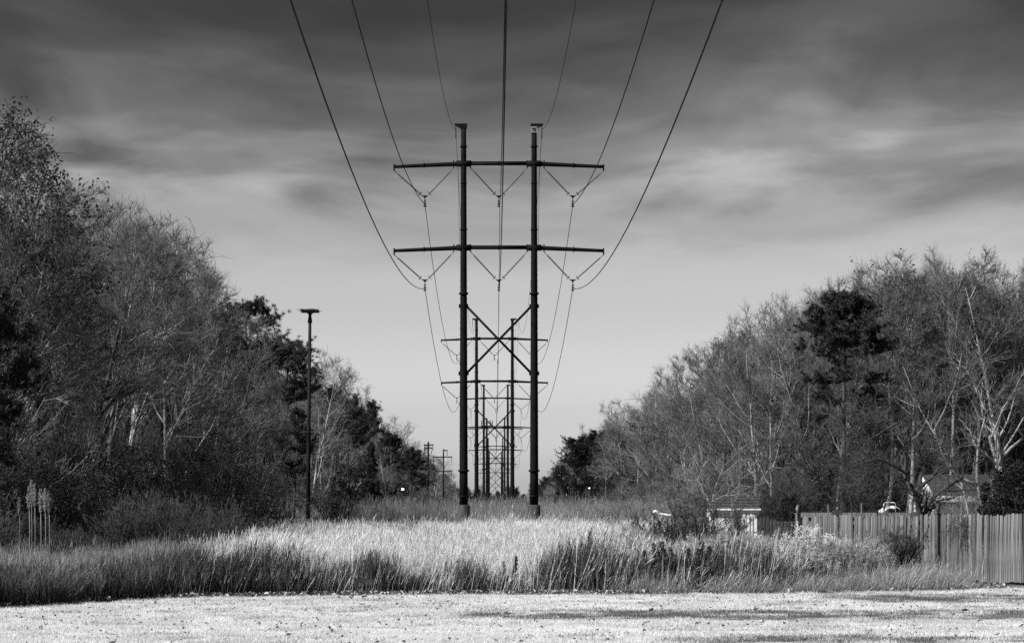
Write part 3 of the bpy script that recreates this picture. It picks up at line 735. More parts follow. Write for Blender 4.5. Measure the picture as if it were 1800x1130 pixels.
def patchy(X, Y):      # -1..1, soft irregular patches
    return (math.sin(X * 1.7 + 1.3 * math.sin(Y * .31)) * math.sin(Y * .53 + 1.1 * math.sin(X * .9)) + .6 * math.sin(X * 4.1 + Y * 1.3) * math.sin(Y * 1.9 - X * 2.2)) / 1.4
def put(name, n, fx, fy, protos, label, cat, s0=.8, s1=1.2, accept=None, tilt=.08, clump=.22):
    pts, rot, scl, idx = [], [], [], []
    while len(pts) < n:
        X, Y = fx(), None
        Y = fy(X)
        if accept and not accept(X, Y): continue
        pts.append((X, Y, 0)); rot.append((random.gauss(0, tilt), random.gauss(0, tilt), random.gauss(0, .5))); scl.append(random.uniform(s0, s1) * (1 + clump * patchy(X, Y) + .5 * clump * patchy(X * .35 + 9, Y * .3)) * (1 if s0 != .62 else float(np.interp(Y, [65, 85, 140, 180, 195, 212], [.78, .82, 1.0, .85, .68, .7])))); idx.append(random.randrange(len(protos)))
    return scatter(name, pts, rot, scl, idx, protos, label, cat)

def leftlim(Y): return np.interp(Y, [62, 70, 90, 130, 200, 260], [-6.0, -6.6, -8.0, -10.0, -12, -12])
def rightlim(Y): return np.interp(Y, [62, 75, 100, 130, 200, 260], [3.0, 3.6, 5.0, 7.6, 12, 12])
def uy(a, b, pw=1.5): return lambda X: a + (b - a) * random.random() ** pw
def bright_ok(X, Y):
    e = random.gauss(0, .7)
    return leftlim(Y) + e < X < rightlim(Y) + e and Y > edgeY(X) + .7 + abs(random.gauss(0, .4))
put('bright_grass', 12000, lambda: random.uniform(-13, 13), uy(65, 212, 1.35), GB, 'tall pale seeding grass around the nearest tower', 'grass', .62, 1.12, bright_ok, clump=.28, tilt=.14)
put('left_field_grass', 5200, lambda: random.uniform(-20, -4), uy(52, 125, 1.2), GL, 'rough grey grass on the left below the woods', 'grass', .34, .82, clump=.32, tilt=.2, accept=
    lambda X, Y: X < leftlim(Y) + random.gauss(.3, .6) and Y > edgeY(X) + .8 + abs(random.gauss(0, .5)) and X > -.185 * Y - 1 and (Y < edgeY(X) + 22 or random.random() < .35))
def strip_ok(X, Y): return edgeY(X) + .5 < Y < edgeY(X) + .9 + abs(random.gauss(0, 1.3)) and abs(X) < 14
put('dark_edge_weeds', 1700, lambda: random.uniform(-13, 8), uy(50, 76, 1), GD, 'dark low weeds along the lawn edge', 'weeds', .5, 1.2, strip_ok, clump=.5)
GS = [tuft(650 + i, n=9, h0=.5, h1=1.3, stem='seed', seed_m='seed', seeds=2, lean=.25, spread=.3) for i in range(4)]
put('stray_stalks', 420, lambda: random.uniform(-6.5, 7), uy(50, 76, 1), GS, 'stray pale grass stalks leaning out over the lawn edge', 'grass', .6, 1.15, strip_ok)
# tall grey weeds beyond the first tower
TW = [tuft(660 + i, n=40, h0=1.3, h1=2.6, stem='field', seed_m='field', seeds=8, w=.014, sz=.08, spread=.3) for i in range(3)]
put('tall_weeds', 4200, lambda: random.uniform(-15, 15), uy(205, 330, 1.1), TW, 'tall grey weeds behind the nearest tower', 'weeds', .75, 1.3)
def sides_ok(X, Y): return (X > rightlim(Y) - .5 and X < .062 * Y + 6.5 and Y > 95 or X < leftlim(Y) + .5 and Y > 120) and abs(X) < 16.5
put('side_weeds', 2600, lambda: random.uniform(-17, 16), uy(95, 215, 1), [TW[0], GF[0], GD[0], GF[1]], 'mixed grey weeds between the pale grass and the woods', 'weeds', .35, .7, lambda X, Y: sides_ok(X, Y) and not (6.8 < X < 10.6 and Y < 112))

JS = [joined(FE[0]), joined(FE[1]), joined(FE[2]), joined(LF[2])]
pts, rot, scl, idx = [], [], [], []
while len(pts) < 330:
    Y = 84 + 120 * random.random(); X = random.uniform(-18, -6)
    if X > leftlim(Y) + random.gauss(-.2, .5) or X < -.185 * Y - 1: continue
    k = random.choice((0, 0, 1, 1, 2, 3)); pts.append((X, Y, 0)); rot.append((0, 0, random.uniform(0, 6.28))); idx.append(k); scl.append(random.uniform(.55, 1.15) * (1 if k < 3 else .45))
scatter('dark_scrub', pts, rot, scl, idx, JS, 'dark scrub between the left grass and the woods', 'scrub')
# goldenrod-like weeds on the right
def plume_weed(seed, n=9, H=1.25, plume='plume'):
    g = np.random.default_rng(seed)
    st = g.normal(0, .2, (n, 3)); st[:, 2] = 0
    di = np.concatenate([g.normal(.05, .13, (n, 2)), np.ones((n, 1))], 1)
    L1, R1 = grow(st, di, H * g.uniform(.65, 1.1, n), 7, .04, 0, np.full(n, .008), np.full(n, .004), g)
    mb = MB(); mb.add(*tubes(L1, R1, 3))
    p, d, r, t, par = spawn(L1, R1, 34, .05, .85, 30, 75, g); v, f = cards(p + d * .05, .09, g, aspect=.25); mb.add(v, f)
    p, d, r, t, par = spawn(L1, R1, 16, .74, 1, 25, 65, g)
    L2, R2 = grow(p, d, g.uniform(.06, .2, len(p)), 4, .1, .03, np.full(len(p), .004), np.full(len(p), .002), g)
    mb.add(*tubes(L2, R2, 3), 1)
    c = L2.reshape(-1, 3); c = np.repeat(c, 3, 0) + g.normal(0, .018, (len(c) * 3, 3)); v, f = cards(c, .035, g, aspect=.8); mb.add(v, f, 1)
    return mb.mesh('plume_weed', [M['weed'], M[plume]], False)
PW = [plume_weed(700 + i) for i in range(4)]
def pw_ok(X, Y): return patchy(X * 1.3, Y * .8) > -.45 and rightlim(Y) - 1.2 + random.gauss(0, .6) < X < np.interp(Y, [66, 72, 80, 88, 92], [8.2, 9.8, 11.4, 9.4, 8.6]) - abs(random.gauss(0, 1.1)) and Y > edgeY(X) + 1.0 + abs(random.gauss(0, .5))
put('plumed_weeds', 1500, lambda: random.uniform(2, 13), uy(67, 98, 1.2), PW, 'pale-plumed weeds filling the ground before the plank fence', 'weeds', .42, .85, pw_ok, clump=.35)
put('right_field_grass', 400, lambda: random.uniform(2, 13), uy(67, 96, 1.1), GF, 'thin grey grass mixed into the plumed weeds', 'grass', .7, 1.1, pw_ok)
put('dry_grass_bank', 1500, lambda: random.uniform(3, 14), uy(66, 82, 1.0), [tuft(680 + i, n=46, h0=.12, h1=.4, stem='field', seed_m='field', seeds=0, lean=.5, w=.009, spread=.22) for i in range(3)],
    'flattened dry grass bank between lawn and weeds', 'grass', .4, 1.5, tilt=.35, accept= lambda X, Y: patchy(X * 1.6, Y) > -.5 and edgeY(X) - .2 < Y < edgeY(X) + np.interp(X, [3, 8, 11, 14], [1.0, 3.0, 6.5, 3]) and X < 11.7)
# pale plume cluster and dark upright weeds as plants of their own
for i, (px, top, Y) in enumerate(((1418, 931, 74), (1436, 936, 73.5), (1452, 938, 74), (1402, 940, 74.5), (1470, 946, 73))):
    o = empty('goldenrod_plant', (XofP(px, Y), Y, 0), random.uniform(0, 6)); s = ZofP(top, Y) / 1.3; o.scale = (s, s, s)
    obj('plumes', plume_weed(720 + i, n=16, H=1.25, plume='seed'), o)
    tag(o, ('bright plumed goldenrod nearest the post end of the plank fence', 'bright goldenrod plume, second from the fence post', 'bright goldenrod plume, third from the fence post', 'bright goldenrod plume left of the fence post', 'last bright goldenrod plume in front of the plank fence')[i], 'weed', 'bright goldenrod plants')
def dark_weed(seed):
    g = np.random.default_rng(seed)
    L1, R1 = grow(np.zeros((1, 3)), np.array([[.02, 0, 1.]]), np.array([1.2]), 8, .02, .02, np.array([.012]), np.array([.005]), g)
    p, d, r, t, par = spawn(L1, R1, 360, .06, 1, 40, 80, g); v, f = cards(p + d * (.09 * (1.15 - t))[:, None], .085, g, aspect=.35)
    a = MB().add(*tubes(L1, R1, 5)); b = MB().add(v, f)
    return dict(H=1.2, parts=[('stem', a.mesh('stem', M['weed'])), ('foliage', b.mesh('foliage', M['weed']))])
DW = [dark_weed(740 + i) for i in range(3)]
for i, (px, top, Y) in enumerate(((1152, 954, 66.9), (1176, 950, 66.7), (1184, 960, 67.0), (1205, 962, 66.8), (1222, 948, 66.9), (1230, 962, 66.6), (1240, 958, 67.1), (1138, 966, 66.7), (1160, 964, 66.6), (1196, 956, 67.1), (1214, 966, 66.5), (1266, 972, 67.2), (890, 985, 66.4), (905, 975, 66.6), (1252, 968, 67))):
    at('dark_weed', DW[i % 3], px, top, Y, 'dark upright leafy weed standing before the paler weeds', 'weed', group='dark upright weeds near the lawn', sx=1.7)

# reed plumes on the left
for i, (px, top) in enumerate(((34, 876), (51, 855), (55, 844), (60.6, 850), (71, 860), (79, 858), (86, 862))):
    Y = 76 + (i % 3) * .6; g = np.random.default_rng(760 + i); h = ZofP(top, Y)
    o = empty('reed_plume', (XofP(px, Y), Y, 0))
    obj('stem', MB().tube([(0, 0, 0), (.02, 0, h * .5), (.0, 0, h - .1)], [.012, .01, .006], 5).mesh('stem', M['field']), o)
    t = np.linspace(0, 1, 520); c = np.stack([g.normal(0, .03, 520) * np.sin(np.pi * np.clip(t, .05, 1)) ** .5, g.normal(0, .03, 520) * np.sin(np.pi * np.clip(t, .05, 1)) ** .5, h - (.62 if i != 0 else .45) * t], 1)
    v, f = cards(c, .055, g, aspect=.3); obj('plume', MB().add(v, f).mesh('plume', M['field']), o)
    tag(o, ['short reed plume standing apart, leftmost of the reeds', 'second reed plume from the left, the fullest', 'tallest reed plume of the left group', 'reed plume just right of the tallest', 'fifth reed plume from the left', 'sixth reed plume from the left', 'last reed plume on the right of the group'][i], 'reed', 'reed plumes before the left woods')

# lawn blades and fallen leaves
def lawn_patch(seed, mat, n=170, a=.26):
    g = np.random.default_rng(seed)
    st = np.stack([g.uniform(-a, a, n), g.uniform(-a, a, n), np.zeros(n)], 1) if n < 200 else np.stack([g.normal(0, .24, n), g.normal(0, .24, n), np.zeros(n)], 1)
    di = g.normal(0, .75, (n, 3)); di[:, 2] = 1
    Pt, R = grow(st, di, g.uniform(.025, .07, n), 3, .2, -.15, np.full(n, .006), np.full(n, .002), g)
    side = g.normal(size=(n, 3)); side[:, 2] = 0; side /= np.linalg.norm(side, axis=1, keepdims=True)
    return MB().add(*ribbons(Pt, R, side)).mesh('lawn_patch', M[mat], False)
def shade_streaks(X, Y):  # mask of the shaded streaks, put into the lawn as darker blades
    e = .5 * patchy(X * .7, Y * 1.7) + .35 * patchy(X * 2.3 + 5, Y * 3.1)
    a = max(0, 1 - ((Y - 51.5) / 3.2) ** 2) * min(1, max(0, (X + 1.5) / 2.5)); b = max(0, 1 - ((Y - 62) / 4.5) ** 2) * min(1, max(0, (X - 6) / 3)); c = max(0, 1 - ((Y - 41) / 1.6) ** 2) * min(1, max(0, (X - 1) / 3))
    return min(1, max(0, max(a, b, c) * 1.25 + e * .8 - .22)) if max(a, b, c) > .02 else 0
LP = [lawn_patch(800 + i, 'lawnblade') for i in range(3)] + [lawn_patch(805, 'shade_greenblade', 330), lawn_patch(806, 'midblade', 150)]
pts, rot, scl, idx = [], [], [], []
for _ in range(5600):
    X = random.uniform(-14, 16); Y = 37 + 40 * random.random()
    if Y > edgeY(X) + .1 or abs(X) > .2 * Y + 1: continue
    pts.append((X, Y, .006)); rot.append((0, 0, random.uniform(0, 6.28))); scl.append(random.uniform(.8, 1.25)); idx.append(3 if random.random() < .012 + .8 * shade_streaks(X, Y) else 4 if random.random() < .05 + .45 * max(0, patchy(X * 1.1 + 3, Y * 2.6) - .15) else random.randrange(3))
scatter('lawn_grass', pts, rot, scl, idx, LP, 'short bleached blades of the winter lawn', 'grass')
def leaf_mesh(seed, mat, s):
    g = np.random.default_rng(seed)
    out = np.array([(0, -.5), (.22, -.3), (.35, 0), (.24, .3), (0, .55), (-.22, .3), (-.33, 0), (-.2, -.28)]); z = g.normal(.12, .1, 8) + .25 * np.abs(out[:, 0])
    v = np.concatenate([[(0, 0, .03)], np.column_stack([out, z])]) * s
    return MB().add(v, np.array([(0, i + 1, (i + 1) % 8 + 1) for i in range(8)])).mesh('leaf', M[mat], False)
LV = [leaf_mesh(820 + i, 'deadleaf', .075) for i in range(3)] + [leaf_mesh(830 + i, 'paleleaf', .08) for i in range(2)]
pts, rot, scl, idx = [], [], [], []
for _ in range(7000):
    X = random.uniform(-14, 16); Y = 37 + 40 * random.random()
    if Y > edgeY(X) + .1 or abs(X) > .2 * Y + 1 or random.random() > .45 + .5 * patchy(X * .8, Y * 1.2): continue
    pts.append((X, Y, .035)); rot.append((random.gauss(0, .5), random.gauss(0, .5), random.uniform(0, 6.28))); scl.append(random.uniform(.35, 1.0) * (1.9 if random.random() < .06 else 1)); idx.append(random.choice((0, 0, 1, 1, 2, 2, 3)))
for _ in range(6500):
    X = random.uniform(-14, 13); Y = edgeY(X) + (random.gauss(.25, .45) if random.random() < .5 else random.uniform(-.5, 2.2))
    pts.append((X, Y, random.uniform(.02, .10))); rot.append((random.gauss(0, .6), random.gauss(0, .6), random.uniform(0, 6.28))); scl.append(random.uniform(.6, 1.5)); idx.append(random.choice((0, 1, 2, 0, 1, 3, 4)))
scatter('fallen_leaves', pts, rot, scl, idx, LV, 'curled fallen leaves scattered on the lawn and along its edge', 'leaves')

# ------------------------------------------------------------------ nest platform pole
Y = 190.0; X0, X1 = XofP(540.5, Y), XofP(545, Y); zt = ZofP(549, Y)
o = empty('nest_platform_pole', (X0, Y, 0))
dx = X1 - X0
obj('pole', MB().tube([(0, 0, -.3), (dx * .5, 0, zt * .5), (dx, 0, zt)], [.155, .13, .10], 12).mesh('pole', M['pole_wood']), o)
obj('platform', MB().box(dx - .56, dx + .56, -.55, .55, zt, zt + .1).mesh('platform', M['pole_wood'], False), o)
for s in (-1, 1): obj('platform_rim', MB().box(dx - .6, dx + .6, s * .57 - .03, s * .57 + .03, zt + .02, zt + .17).mesh('platform_rim', M['pole_wood'], False), o)
obj('predator_collar', MB().tube([(dx * .95, 0, ZofP(567, Y)), (dx * .97, 0, ZofP(556, Y))], [.17, .1], 12).mesh('predator_collar', M['pole_wood']), o)
for s in (-1, 1): obj('platform_brace', MB().tube([(dx, 0, zt - .2), (dx + s * .22, 0, zt)], .03, 6).mesh('platform_brace', M['pole_wood']), o)
tag(o, 'slender dark wooden pole topped by a flat nest platform', 'pole')
g = np.random.default_rng(900); n = 130
st = np.stack([g.uniform(-.5, .5, n), g.uniform(-.5, .5, n), g.uniform(.1, .2, n)], 1); di = g.normal(size=(n, 3)); di[:, 2] *= .15
Pt, R = grow(st, di, g.uniform(.2, .55, n), 3, .1, -.12, np.full(n, .012), np.full(n, .006), g)
tag(obj('stick_nest', MB().add(*tubes(Pt, R, 3)).mesh('stick_nest', M['sticks']), loc=(X0 + dx, Y, zt)), 'thin layer of nest sticks on the pole-top platform', 'nest')

# ------------------------------------------------------------------ distant utility poles, mast and yard lamps
def upole(px, top, Y, arms, label):
    h = ZofP(top, Y); o = empty('utility_pole', (XofP(px, Y), Y, 0))
    obj('pole', MB().tube([(0, 0, -.2), (0, 0, h)], [.2, .13], 10).mesh('pole', M['pole_wood']), o)
    for py, xa, xb in arms:
        z = ZofP(py, Y); a, b = (xa - px) * Y / F, (xb - px) * Y / F
        arm = obj('crossarm', MB().box(a, b, -.3, -.16, z - .1, z + .1).mesh('crossarm', M['pole_wood'], False), o)
        for xe in (a + .1, b - .1): obj('insulator', MB().tube([(xe, -.23, z - .08), (xe, -.23, z - .9)], [.05, .07], 6).mesh('insulator', M['insul']), arm)
    tag(o, label, 'utility pole', 'utility poles at the end of the left treeline')
upole(779.5, 789, 500, ((791.5, 779, 787), (803, 761, 795), (828, 765, 795)), 'utility pole with two crossarms standing clear of the left trees')
upole(753, 776, 450, ((782, 745, 762), (787, 746, 760)), 'utility pole top half hidden in the left trees')
Y = 1170.0; o = empty('antenna_mast', (XofP(856, Y), Y, 0)); h = ZofP(741, Y)
obj('mast', MB().tube([(0, 0, 0), (0, 0, h)], [.55, .3], 10).mesh('mast', M['steel']), o)
for z in (h - .6, h - 1.7): obj('antenna_frame', MB().tube([(-2.4, -.5, z), (2.4, -.5, z)], .09, 6).tube([(-1.6, .9, z), (0, -.5, z), (1.6, .9, z)], .07, 6).mesh('antenna_frame', M['steel']), o)
for x in (-2.2, -1.4, 1.3, 2.2): obj('antenna_panel', MB().box(x - .16, x + .16, -.75, -.58, h - 2.2, h + .5).mesh('antenna_panel', M['steel'], False), o)
tag(o, 'thin far antenna mast glimpsed between the tower poles', 'mast')
for px, py, Y, r, lab in ((708, 860, 325, .15, 'small lit yard lamp before the left trees'), (1036, 858, 375, .09, 'tiny lit yard lamp before the right trees')):
    h = ZofP(py, Y); o = empty('yard_lamp', (XofP(px, Y) - .5, Y, 0))
    obj('post', MB().tube([(0, 0, -.1), (0, 0, h - .1), (.12, 0, h + .12), (.42, 0, h + .16)], [.06, .05, .04, .03], 8).mesh('post', M['dark_bark']), o)
    v = [(.5 + r * math.sin(a) * math.cos(b), r * math.sin(a) * math.sin(b), h + .03 + r * .8 * math.cos(a)) for a in np.linspace(.05, 3.09, 8) for b in np.linspace(0, 6.283, 12, endpoint=False)]
    f = np.array([(i * 12 + j, i * 12 + (j + 1) % 12, (i + 1) * 12 + (j + 1) % 12, (i + 1) * 12 + j) for i in range(7) for j in range(12)])
    obj('globe', MB().add(v, f).mesh('globe', M['lamp']), o)
    obj('hood', MB().tube([(.5, 0, h + .03 + r * .82), (.5, 0, h + .03 + r * .82 + .07)], [r * .8, .05], 12).mesh('hood', M['steel']), o)
    tag(o, lab, 'lamp', 'lit yard lamps')

# ------------------------------------------------------------------ fences
def picket_mesh(seed, w, h, th=.018, mat='picket', tip='dog'):
    g = random.Random(seed)
    c = w * .28; pr = [(-w / 2, 0), (w / 2, 0), (w / 2, h - c), (w / 2 - c, h), (-w / 2 + c, h), (-w / 2, h - c)]
    pr = [(x + g.uniform(-.003, .003), z + g.uniform(-.01, .01) * (z > .5)) for x, z in pr]; n = len(pr)
    v = [(x, y, z) for y in (-th / 2, th / 2) for x, z in pr]
    return MB().add(v, [np.arange(n)[None][:, ::-1], np.arange(n, 2 * n)[None], np.array([(i, (i + 1) % n, (i + 1) % n + n, i + n) for i in range(n)])]).mesh('picket', M[mat], False)
PK = [picket_mesh(i, .132 + .006 * (i % 3), 1.84) for i in range(5)]
def board_fence(name, A, B, label, z=0.02, posts=None):
    A, B = np.array(A), np.array(B); L = np.linalg.norm(B - A); ang = math.atan2(*(B - A)[::-1])
    o = empty(name, (A[0], A[1], 0), ang); n = int(L / .142)
    wave = 0
    for i in range(n):
        wave = .88 * wave + random.gauss(0, .013)
        c = obj('picket', PK[random.randrange(5)], o, (.07 + i * .142, random.uniform(-.006, .006), z + wave + random.uniform(-.035, .02)))
        c.rotation_euler = (random.gauss(0, .012), random.gauss(0, .011), random.gauss(0, .09))
    for zz in (.35, .95, 1.55): obj('rail', MB().box(0, L, .03, .07, zz - .045, zz + .045).mesh('rail', M['picket'], False), o)
    for x in np.arange(.05, L, 2.4): obj('post', MB().box(x - .05, x + .05, .075, .175, -.2, 1.72).mesh('post', M['picket'], False), o)
    return tag(o, label, 'fence', 'plank fence runs')
CX, CY = XofP(1650, 80.6), 80.6
board_fence('plank_fence', (CX, CY), (XofP(1832, 74.2), 74.2), 'near run of weathered plank fence at the right border', z=.06)
board_fence('plank_fence', (XofP(1405, 88.5), 88.5), (CX - .03, CY + .08), 'long run of weathered plank fence behind the goldenrod')
# gate post at the corner with ball finial
def post(name, X, Y, h, w, label, mat='picket', finial=True):
    o = empty(name, (X, Y, 0), .5)
    obj('shaft', MB().box(-w / 2, w / 2, -w / 2, w / 2, -.2, h).mesh('shaft', M[mat], False), o)
    obj('cap', MB().box(-w * .62, w * .62, -w * .62, w * .62, h, h + .03).mesh('cap', M[mat], False), o)
    if finial: obj('finial', MB().tube([(0, 0, h + .03), (0, 0, h + .07), (0, 0, h + .1), (0, 0, h + .17), (0, 0, h + .26), (0, 0, h + .3)], [w * .3, w * .28, w * .5, w * .55, w * .3, .01], 10).mesh('finial', M[mat]), o)
    return tag(o, label, 'post')
post('fence_post', CX - .04, CY - .12, 1.9, .12, 'dark capped post where the two plank fence runs meet', 'darkwood')
post('fence_post', XofP(1405, 88.4) - .06, 88.3, ZofP(903, 88.4), .12, 'pale post with pointed finial at the fence end')
post('thin_post', XofP(1457, 96), 96, ZofP(888, 96), .07, 'thin grey post rising behind the plank fence', finial=False)
post('thin_post', XofP(1515, 97), 97, ZofP(886, 97), .06, 'thin leaning post behind the fence near the myrtle trunks', finial=False)
# rail fence behind
o = empty('rail_fence', (XofP(1408, 95), 95, 0), -.02); L = XofP(1612, 95) - XofP(1408, 95)
for z0, z1 in ((1.82, 1.98), (1.55, 1.7), (1.2, 1.35)): obj('rail', MB().box(0, L, 0, .04, z0, z1).mesh('rail', M['picket'], False), o)
for x in np.linspace(.1, L - .1, 4): obj('post', MB().box(x - .05, x + .05, .045, .145, 0, 1.9).mesh('post', M['picket'], False), o)
tag(o, 'horizontal rail fence whose top board shows above the planks', 'fence')
# rounded hood on a short post
Y = 93.0; o = empty('hooded_post', (XofP(1472, Y), Y, 0)); z = ZofP(904, Y)
obj('post', MB().box(-.04, .04, -.04, .04, -.1, z).mesh('post', M['picket'], False), o)
a = np.linspace(0, math.pi, 9); v = [(-.17 * math.cos(t) * (1.25 if math.cos(t) > 0 else 1), yy, z + .17 * math.sin(t)) for yy in (-.13, .13) for t in a]
obj('hood', MB().add(v, [np.arange(9)[None], np.arange(9, 18)[None][:, ::-1], np.array([(i, i + 9, (i + 1) % 9 + 9, (i + 1) % 9) for i in range(9)])]).mesh('hood', M['concrete'], False), o)
tag(o, 'small round-topped grey hood on a post behind the plank fence', 'hood')
# dark low picket fence
Y = 90.0; o = empty('picket_fence', (XofP(1334, Y), Y, 0)); L = XofP(1402, Y) - XofP(1334, Y)
DP = picket_mesh(31, .075, 1.0, mat='darkwood')
for i in range(11):
    x = .05 + i * (L - .1) / 10; h = ZofP(908 if i < 3 else 912 if i < 5 else 916, Y)
    c = obj('picket', DP, o, (x, 0, 0)); c.scale = (1, 1, h)
for zz in (ZofP(919, Y), .55): obj('rail', MB().box(0, L, .012, .05, zz - .05, zz + .04).mesh('rail', M['picket'], False), o)
tag(o, 'low dark picket fence between white shed and finial post', 'fence')

# ------------------------------------------------------------------ white shed
Y = 105.0; xa, xb = XofP(1248, Y), XofP(1331, Y); o = empty('garden_shed', (xa, Y, 0)); Wd = xb - xa; ze = ZofP(895, Y); zr = ZofP(869, Y)
obj('wall', MB().box(.02, Wd - .02, .03, 1.8, 0, ze - .02).mesh('wall', M['white'], False), o)
n = 13; bw_ = Wd / n
BD = MB().box(-.5 * bw_ + .008, .5 * bw_ - .008, 0, .022, 0, ze - .16).mesh('board', M['white'], False)
for i in range(n): obj('board', BD, o, ((i + .5) * bw_, .0 + random.uniform(-.004, .004), 0))
obj('fascia', MB().box(-.05, Wd + .05, -.06, -.03, ze - .14, ze - .02).mesh('fascia', M['white'], False), o)
rf = obj('roof', MB().add([(-.1, -.14, ze), (Wd + .1, -.14, ze), (Wd + .1, .92, zr), (-.1, .92, zr), (-.1, 1.98, ze), (Wd + .1, 1.98, ze),
     (-.1, -.14, ze - .03), (Wd + .1, -.14, ze - .03), (-.1, 1.98, ze - .03), (Wd + .1, 1.98, ze - .03), (-.1, .92, zr - .04), (Wd + .1, .92, zr - .04)],
     [np.array([(0, 1, 2, 3), (3, 2, 5, 4), (0, 6, 7, 1), (4, 5, 9, 8), (6, 10, 11, 7), (10, 8, 9, 11), (0, 3, 10, 6), (3, 4, 8, 10), (1, 7, 11, 2), (2, 11, 9, 5)])]).mesh('roof', M['shingle'], False), o)
for r in range(5):
    t = (r + .1) / 5; y = -.14 + 1.06 * t; z = ze + (zr - ze) * t
    obj('shingle_row', MB().box(-.1, Wd + .1, y - .01, y + .22, z + .004, z + .022).mesh('shingle_row', M['shingle'], False), rf).rotation_euler = (0, 0, 0)
obj('drip_edge', MB().box(-.12, Wd + .12, -.17, -.145, ze - .03, ze + .03).mesh('drip_edge', M['white'], False), o)
tag(o, 'small white garden shed with peeling boards and dark roof', 'shed')
for i, px in enumerate((1308, 1315, 1321.5, 1328)):
    q = empty('white_board', (XofP(px, 103.5), 103.5 + i * .03, 0)); h = ZofP(903 + (i % 2), 103.5)
    pr = [(-.055, 0), (.055, 0), (.055, h - .05), (.03, h - .01), (0, h), (-.03, h - .01), (-.055, h - .05)]; m = 7
    v = [(x, y, z) for y in (-.012, .012) for x, z in pr]
    obj('face', MB().add(v, [np.arange(m)[None][:, ::-1], np.arange(m, 2 * m)[None], np.array([(k, (k + 1) % m, (k + 1) % m + m, k + m) for k in range(m)])]).mesh('face', M['white'], False), q)
    q.rotation_euler = (-.03, random.uniform(-.05, .02), 0)
    tag(q, ['leaning white round-topped board half hidden by the narrow bush', 'second white round-topped board from the bush at the shed', 'third white round-topped board from the bush at the shed', 'white round-topped board at the right corner of the shed'][i], 'board', 'white boards leaning at the shed')
# pale sheet draped over weeds
Y = 108; g = np.random.default_rng(77); n = 12
xx = np.linspace(XofP(1147, Y), XofP(1180, Y), n); zz = ZofP(np.interp(np.arange(n), [0, 2, 4, 11], [901, 898, 903, 906]), Y)
Pt = np.stack([xx - xx[0], np.zeros(n), zz], 1)
o = empty('bent_pipe', (xx[0], Y, 0)); obj('pipe', MB().tube(Pt, .045 + .02 * np.abs(np.sin(np.arange(n) * 1.9)), 8).mesh('pipe', M['white']), o)
for k in (1, 9): obj('prop', MB().tube([(Pt[k][0], 0, 0), (Pt[k][0], 0, Pt[k][2])], .03, 6).mesh('prop', M['darkwood']), o)
tag(o, 'white bent length lying above the weeds left of the shed bush', 'pipe')

# ------------------------------------------------------------------ house
Y = 115.0; hx = XofP(1648, Y); o = empty('house', (hx, Y, 0), -.03); ze, zk = 2.72, 3.6; D, Lh = 8.0, 11.0
wall = obj('wall', MB().box(.03, Lh, .03, D - .03, 0, ze).mesh('wall', M['brick'], False), o)
mb = MB(); mb.add([(0.03, .03, ze), (0.03, D - .03, ze), (.03, D / 2, zk - .1), (Lh, .03, ze), (Lh, D - .03, ze), (Lh, D / 2, zk - .1)], [np.array([[0, 2, 1], [3, 4, 5]])]); obj('gable_wall', mb.mesh('gable_wall', M['siding'], False), o)
k = 0; z = .1
while z < zk - .25:
    half = D / 2 if z < ze else D / 2 * (zk - z - .12) / (zk - ze)
    v = [(-.0, D / 2 - half, z + .19), (-.035, D / 2 - half, z), (-.035, D / 2 + half, z), (-.0, D / 2 + half, z + .19), (.02, D / 2 - half, z), (.02, D / 2 + half, z)]
    obj('siding_board', MB().add(v, [np.array([[0, 1, 2, 3], [1, 4, 5, 2]])]).mesh('siding_board', M['siding'], False), wall); z += .18
ov = .35
rf = obj('roof', MB().add([(-.12, -ov, ze - .05), (Lh + .2, -ov, ze - .05), (Lh + .2, D / 2, zk), (-.12, D / 2, zk), (-.12, D + ov, ze - .05), (Lh + .2, D + ov, ze - .05),
    (-.12, -ov, ze - .17), (Lh + .2, -ov, ze - .17), (Lh + .2, D / 2, zk - .12), (-.12, D / 2, zk - .12), (-.12, D + ov, ze - .17), (Lh + .2, D + ov, ze - .17)],
    [np.array([(0, 1, 2, 3), (3, 2, 5, 4), (0, 6, 7, 1), (6, 9, 8, 7), (9, 10, 11, 8), (4, 5, 11, 10), (0, 3, 9, 6), (3, 4, 10, 9), (1, 7, 8, 2), (2, 8, 11, 5)])]).mesh('roof', M['shingle'], False), o)
sl = math.atan2(zk - ze + .05, D / 2 + ov)
for r in range(15):
    t = (r + .15) / 15; c = obj('shingle_row', MB().box(-.12, Lh + .2, 0, .34, .012, .03).mesh('shingle_row', M['shingle'], False), rf, (0, -ov + (D / 2 + ov) * t, ze - .05 + (zk - ze + .05) * t)); c.rotation_euler = (sl - .03, 0, 0)
obj('fascia', MB().box(-.1, Lh + .2, -ov - .05, -ov - .01, ze - .26, ze - .02).mesh('fascia', M['white'], False), rf)
for s in (0, 1):
    a, b = np.array((-.15, -ov if s == 0 else D + ov, ze - .1)), np.array((-.15, D / 2, zk - .05))
    obj('rake_board', MB().add([a, b, b - (0, 0, .18), a - (0, 0, .18), a + (.03, 0, 0), b + (.03, 0, 0), b + (.03, 0, -.18), a + (.03, 0, -.18)], np.array([(0, 1, 2, 3), (7, 6, 5, 4), (0, 4, 5, 1), (3, 2, 6, 7), (0, 3, 7, 4), (1, 5, 6, 2)])).mesh('rake_board', M['white'], False), rf)
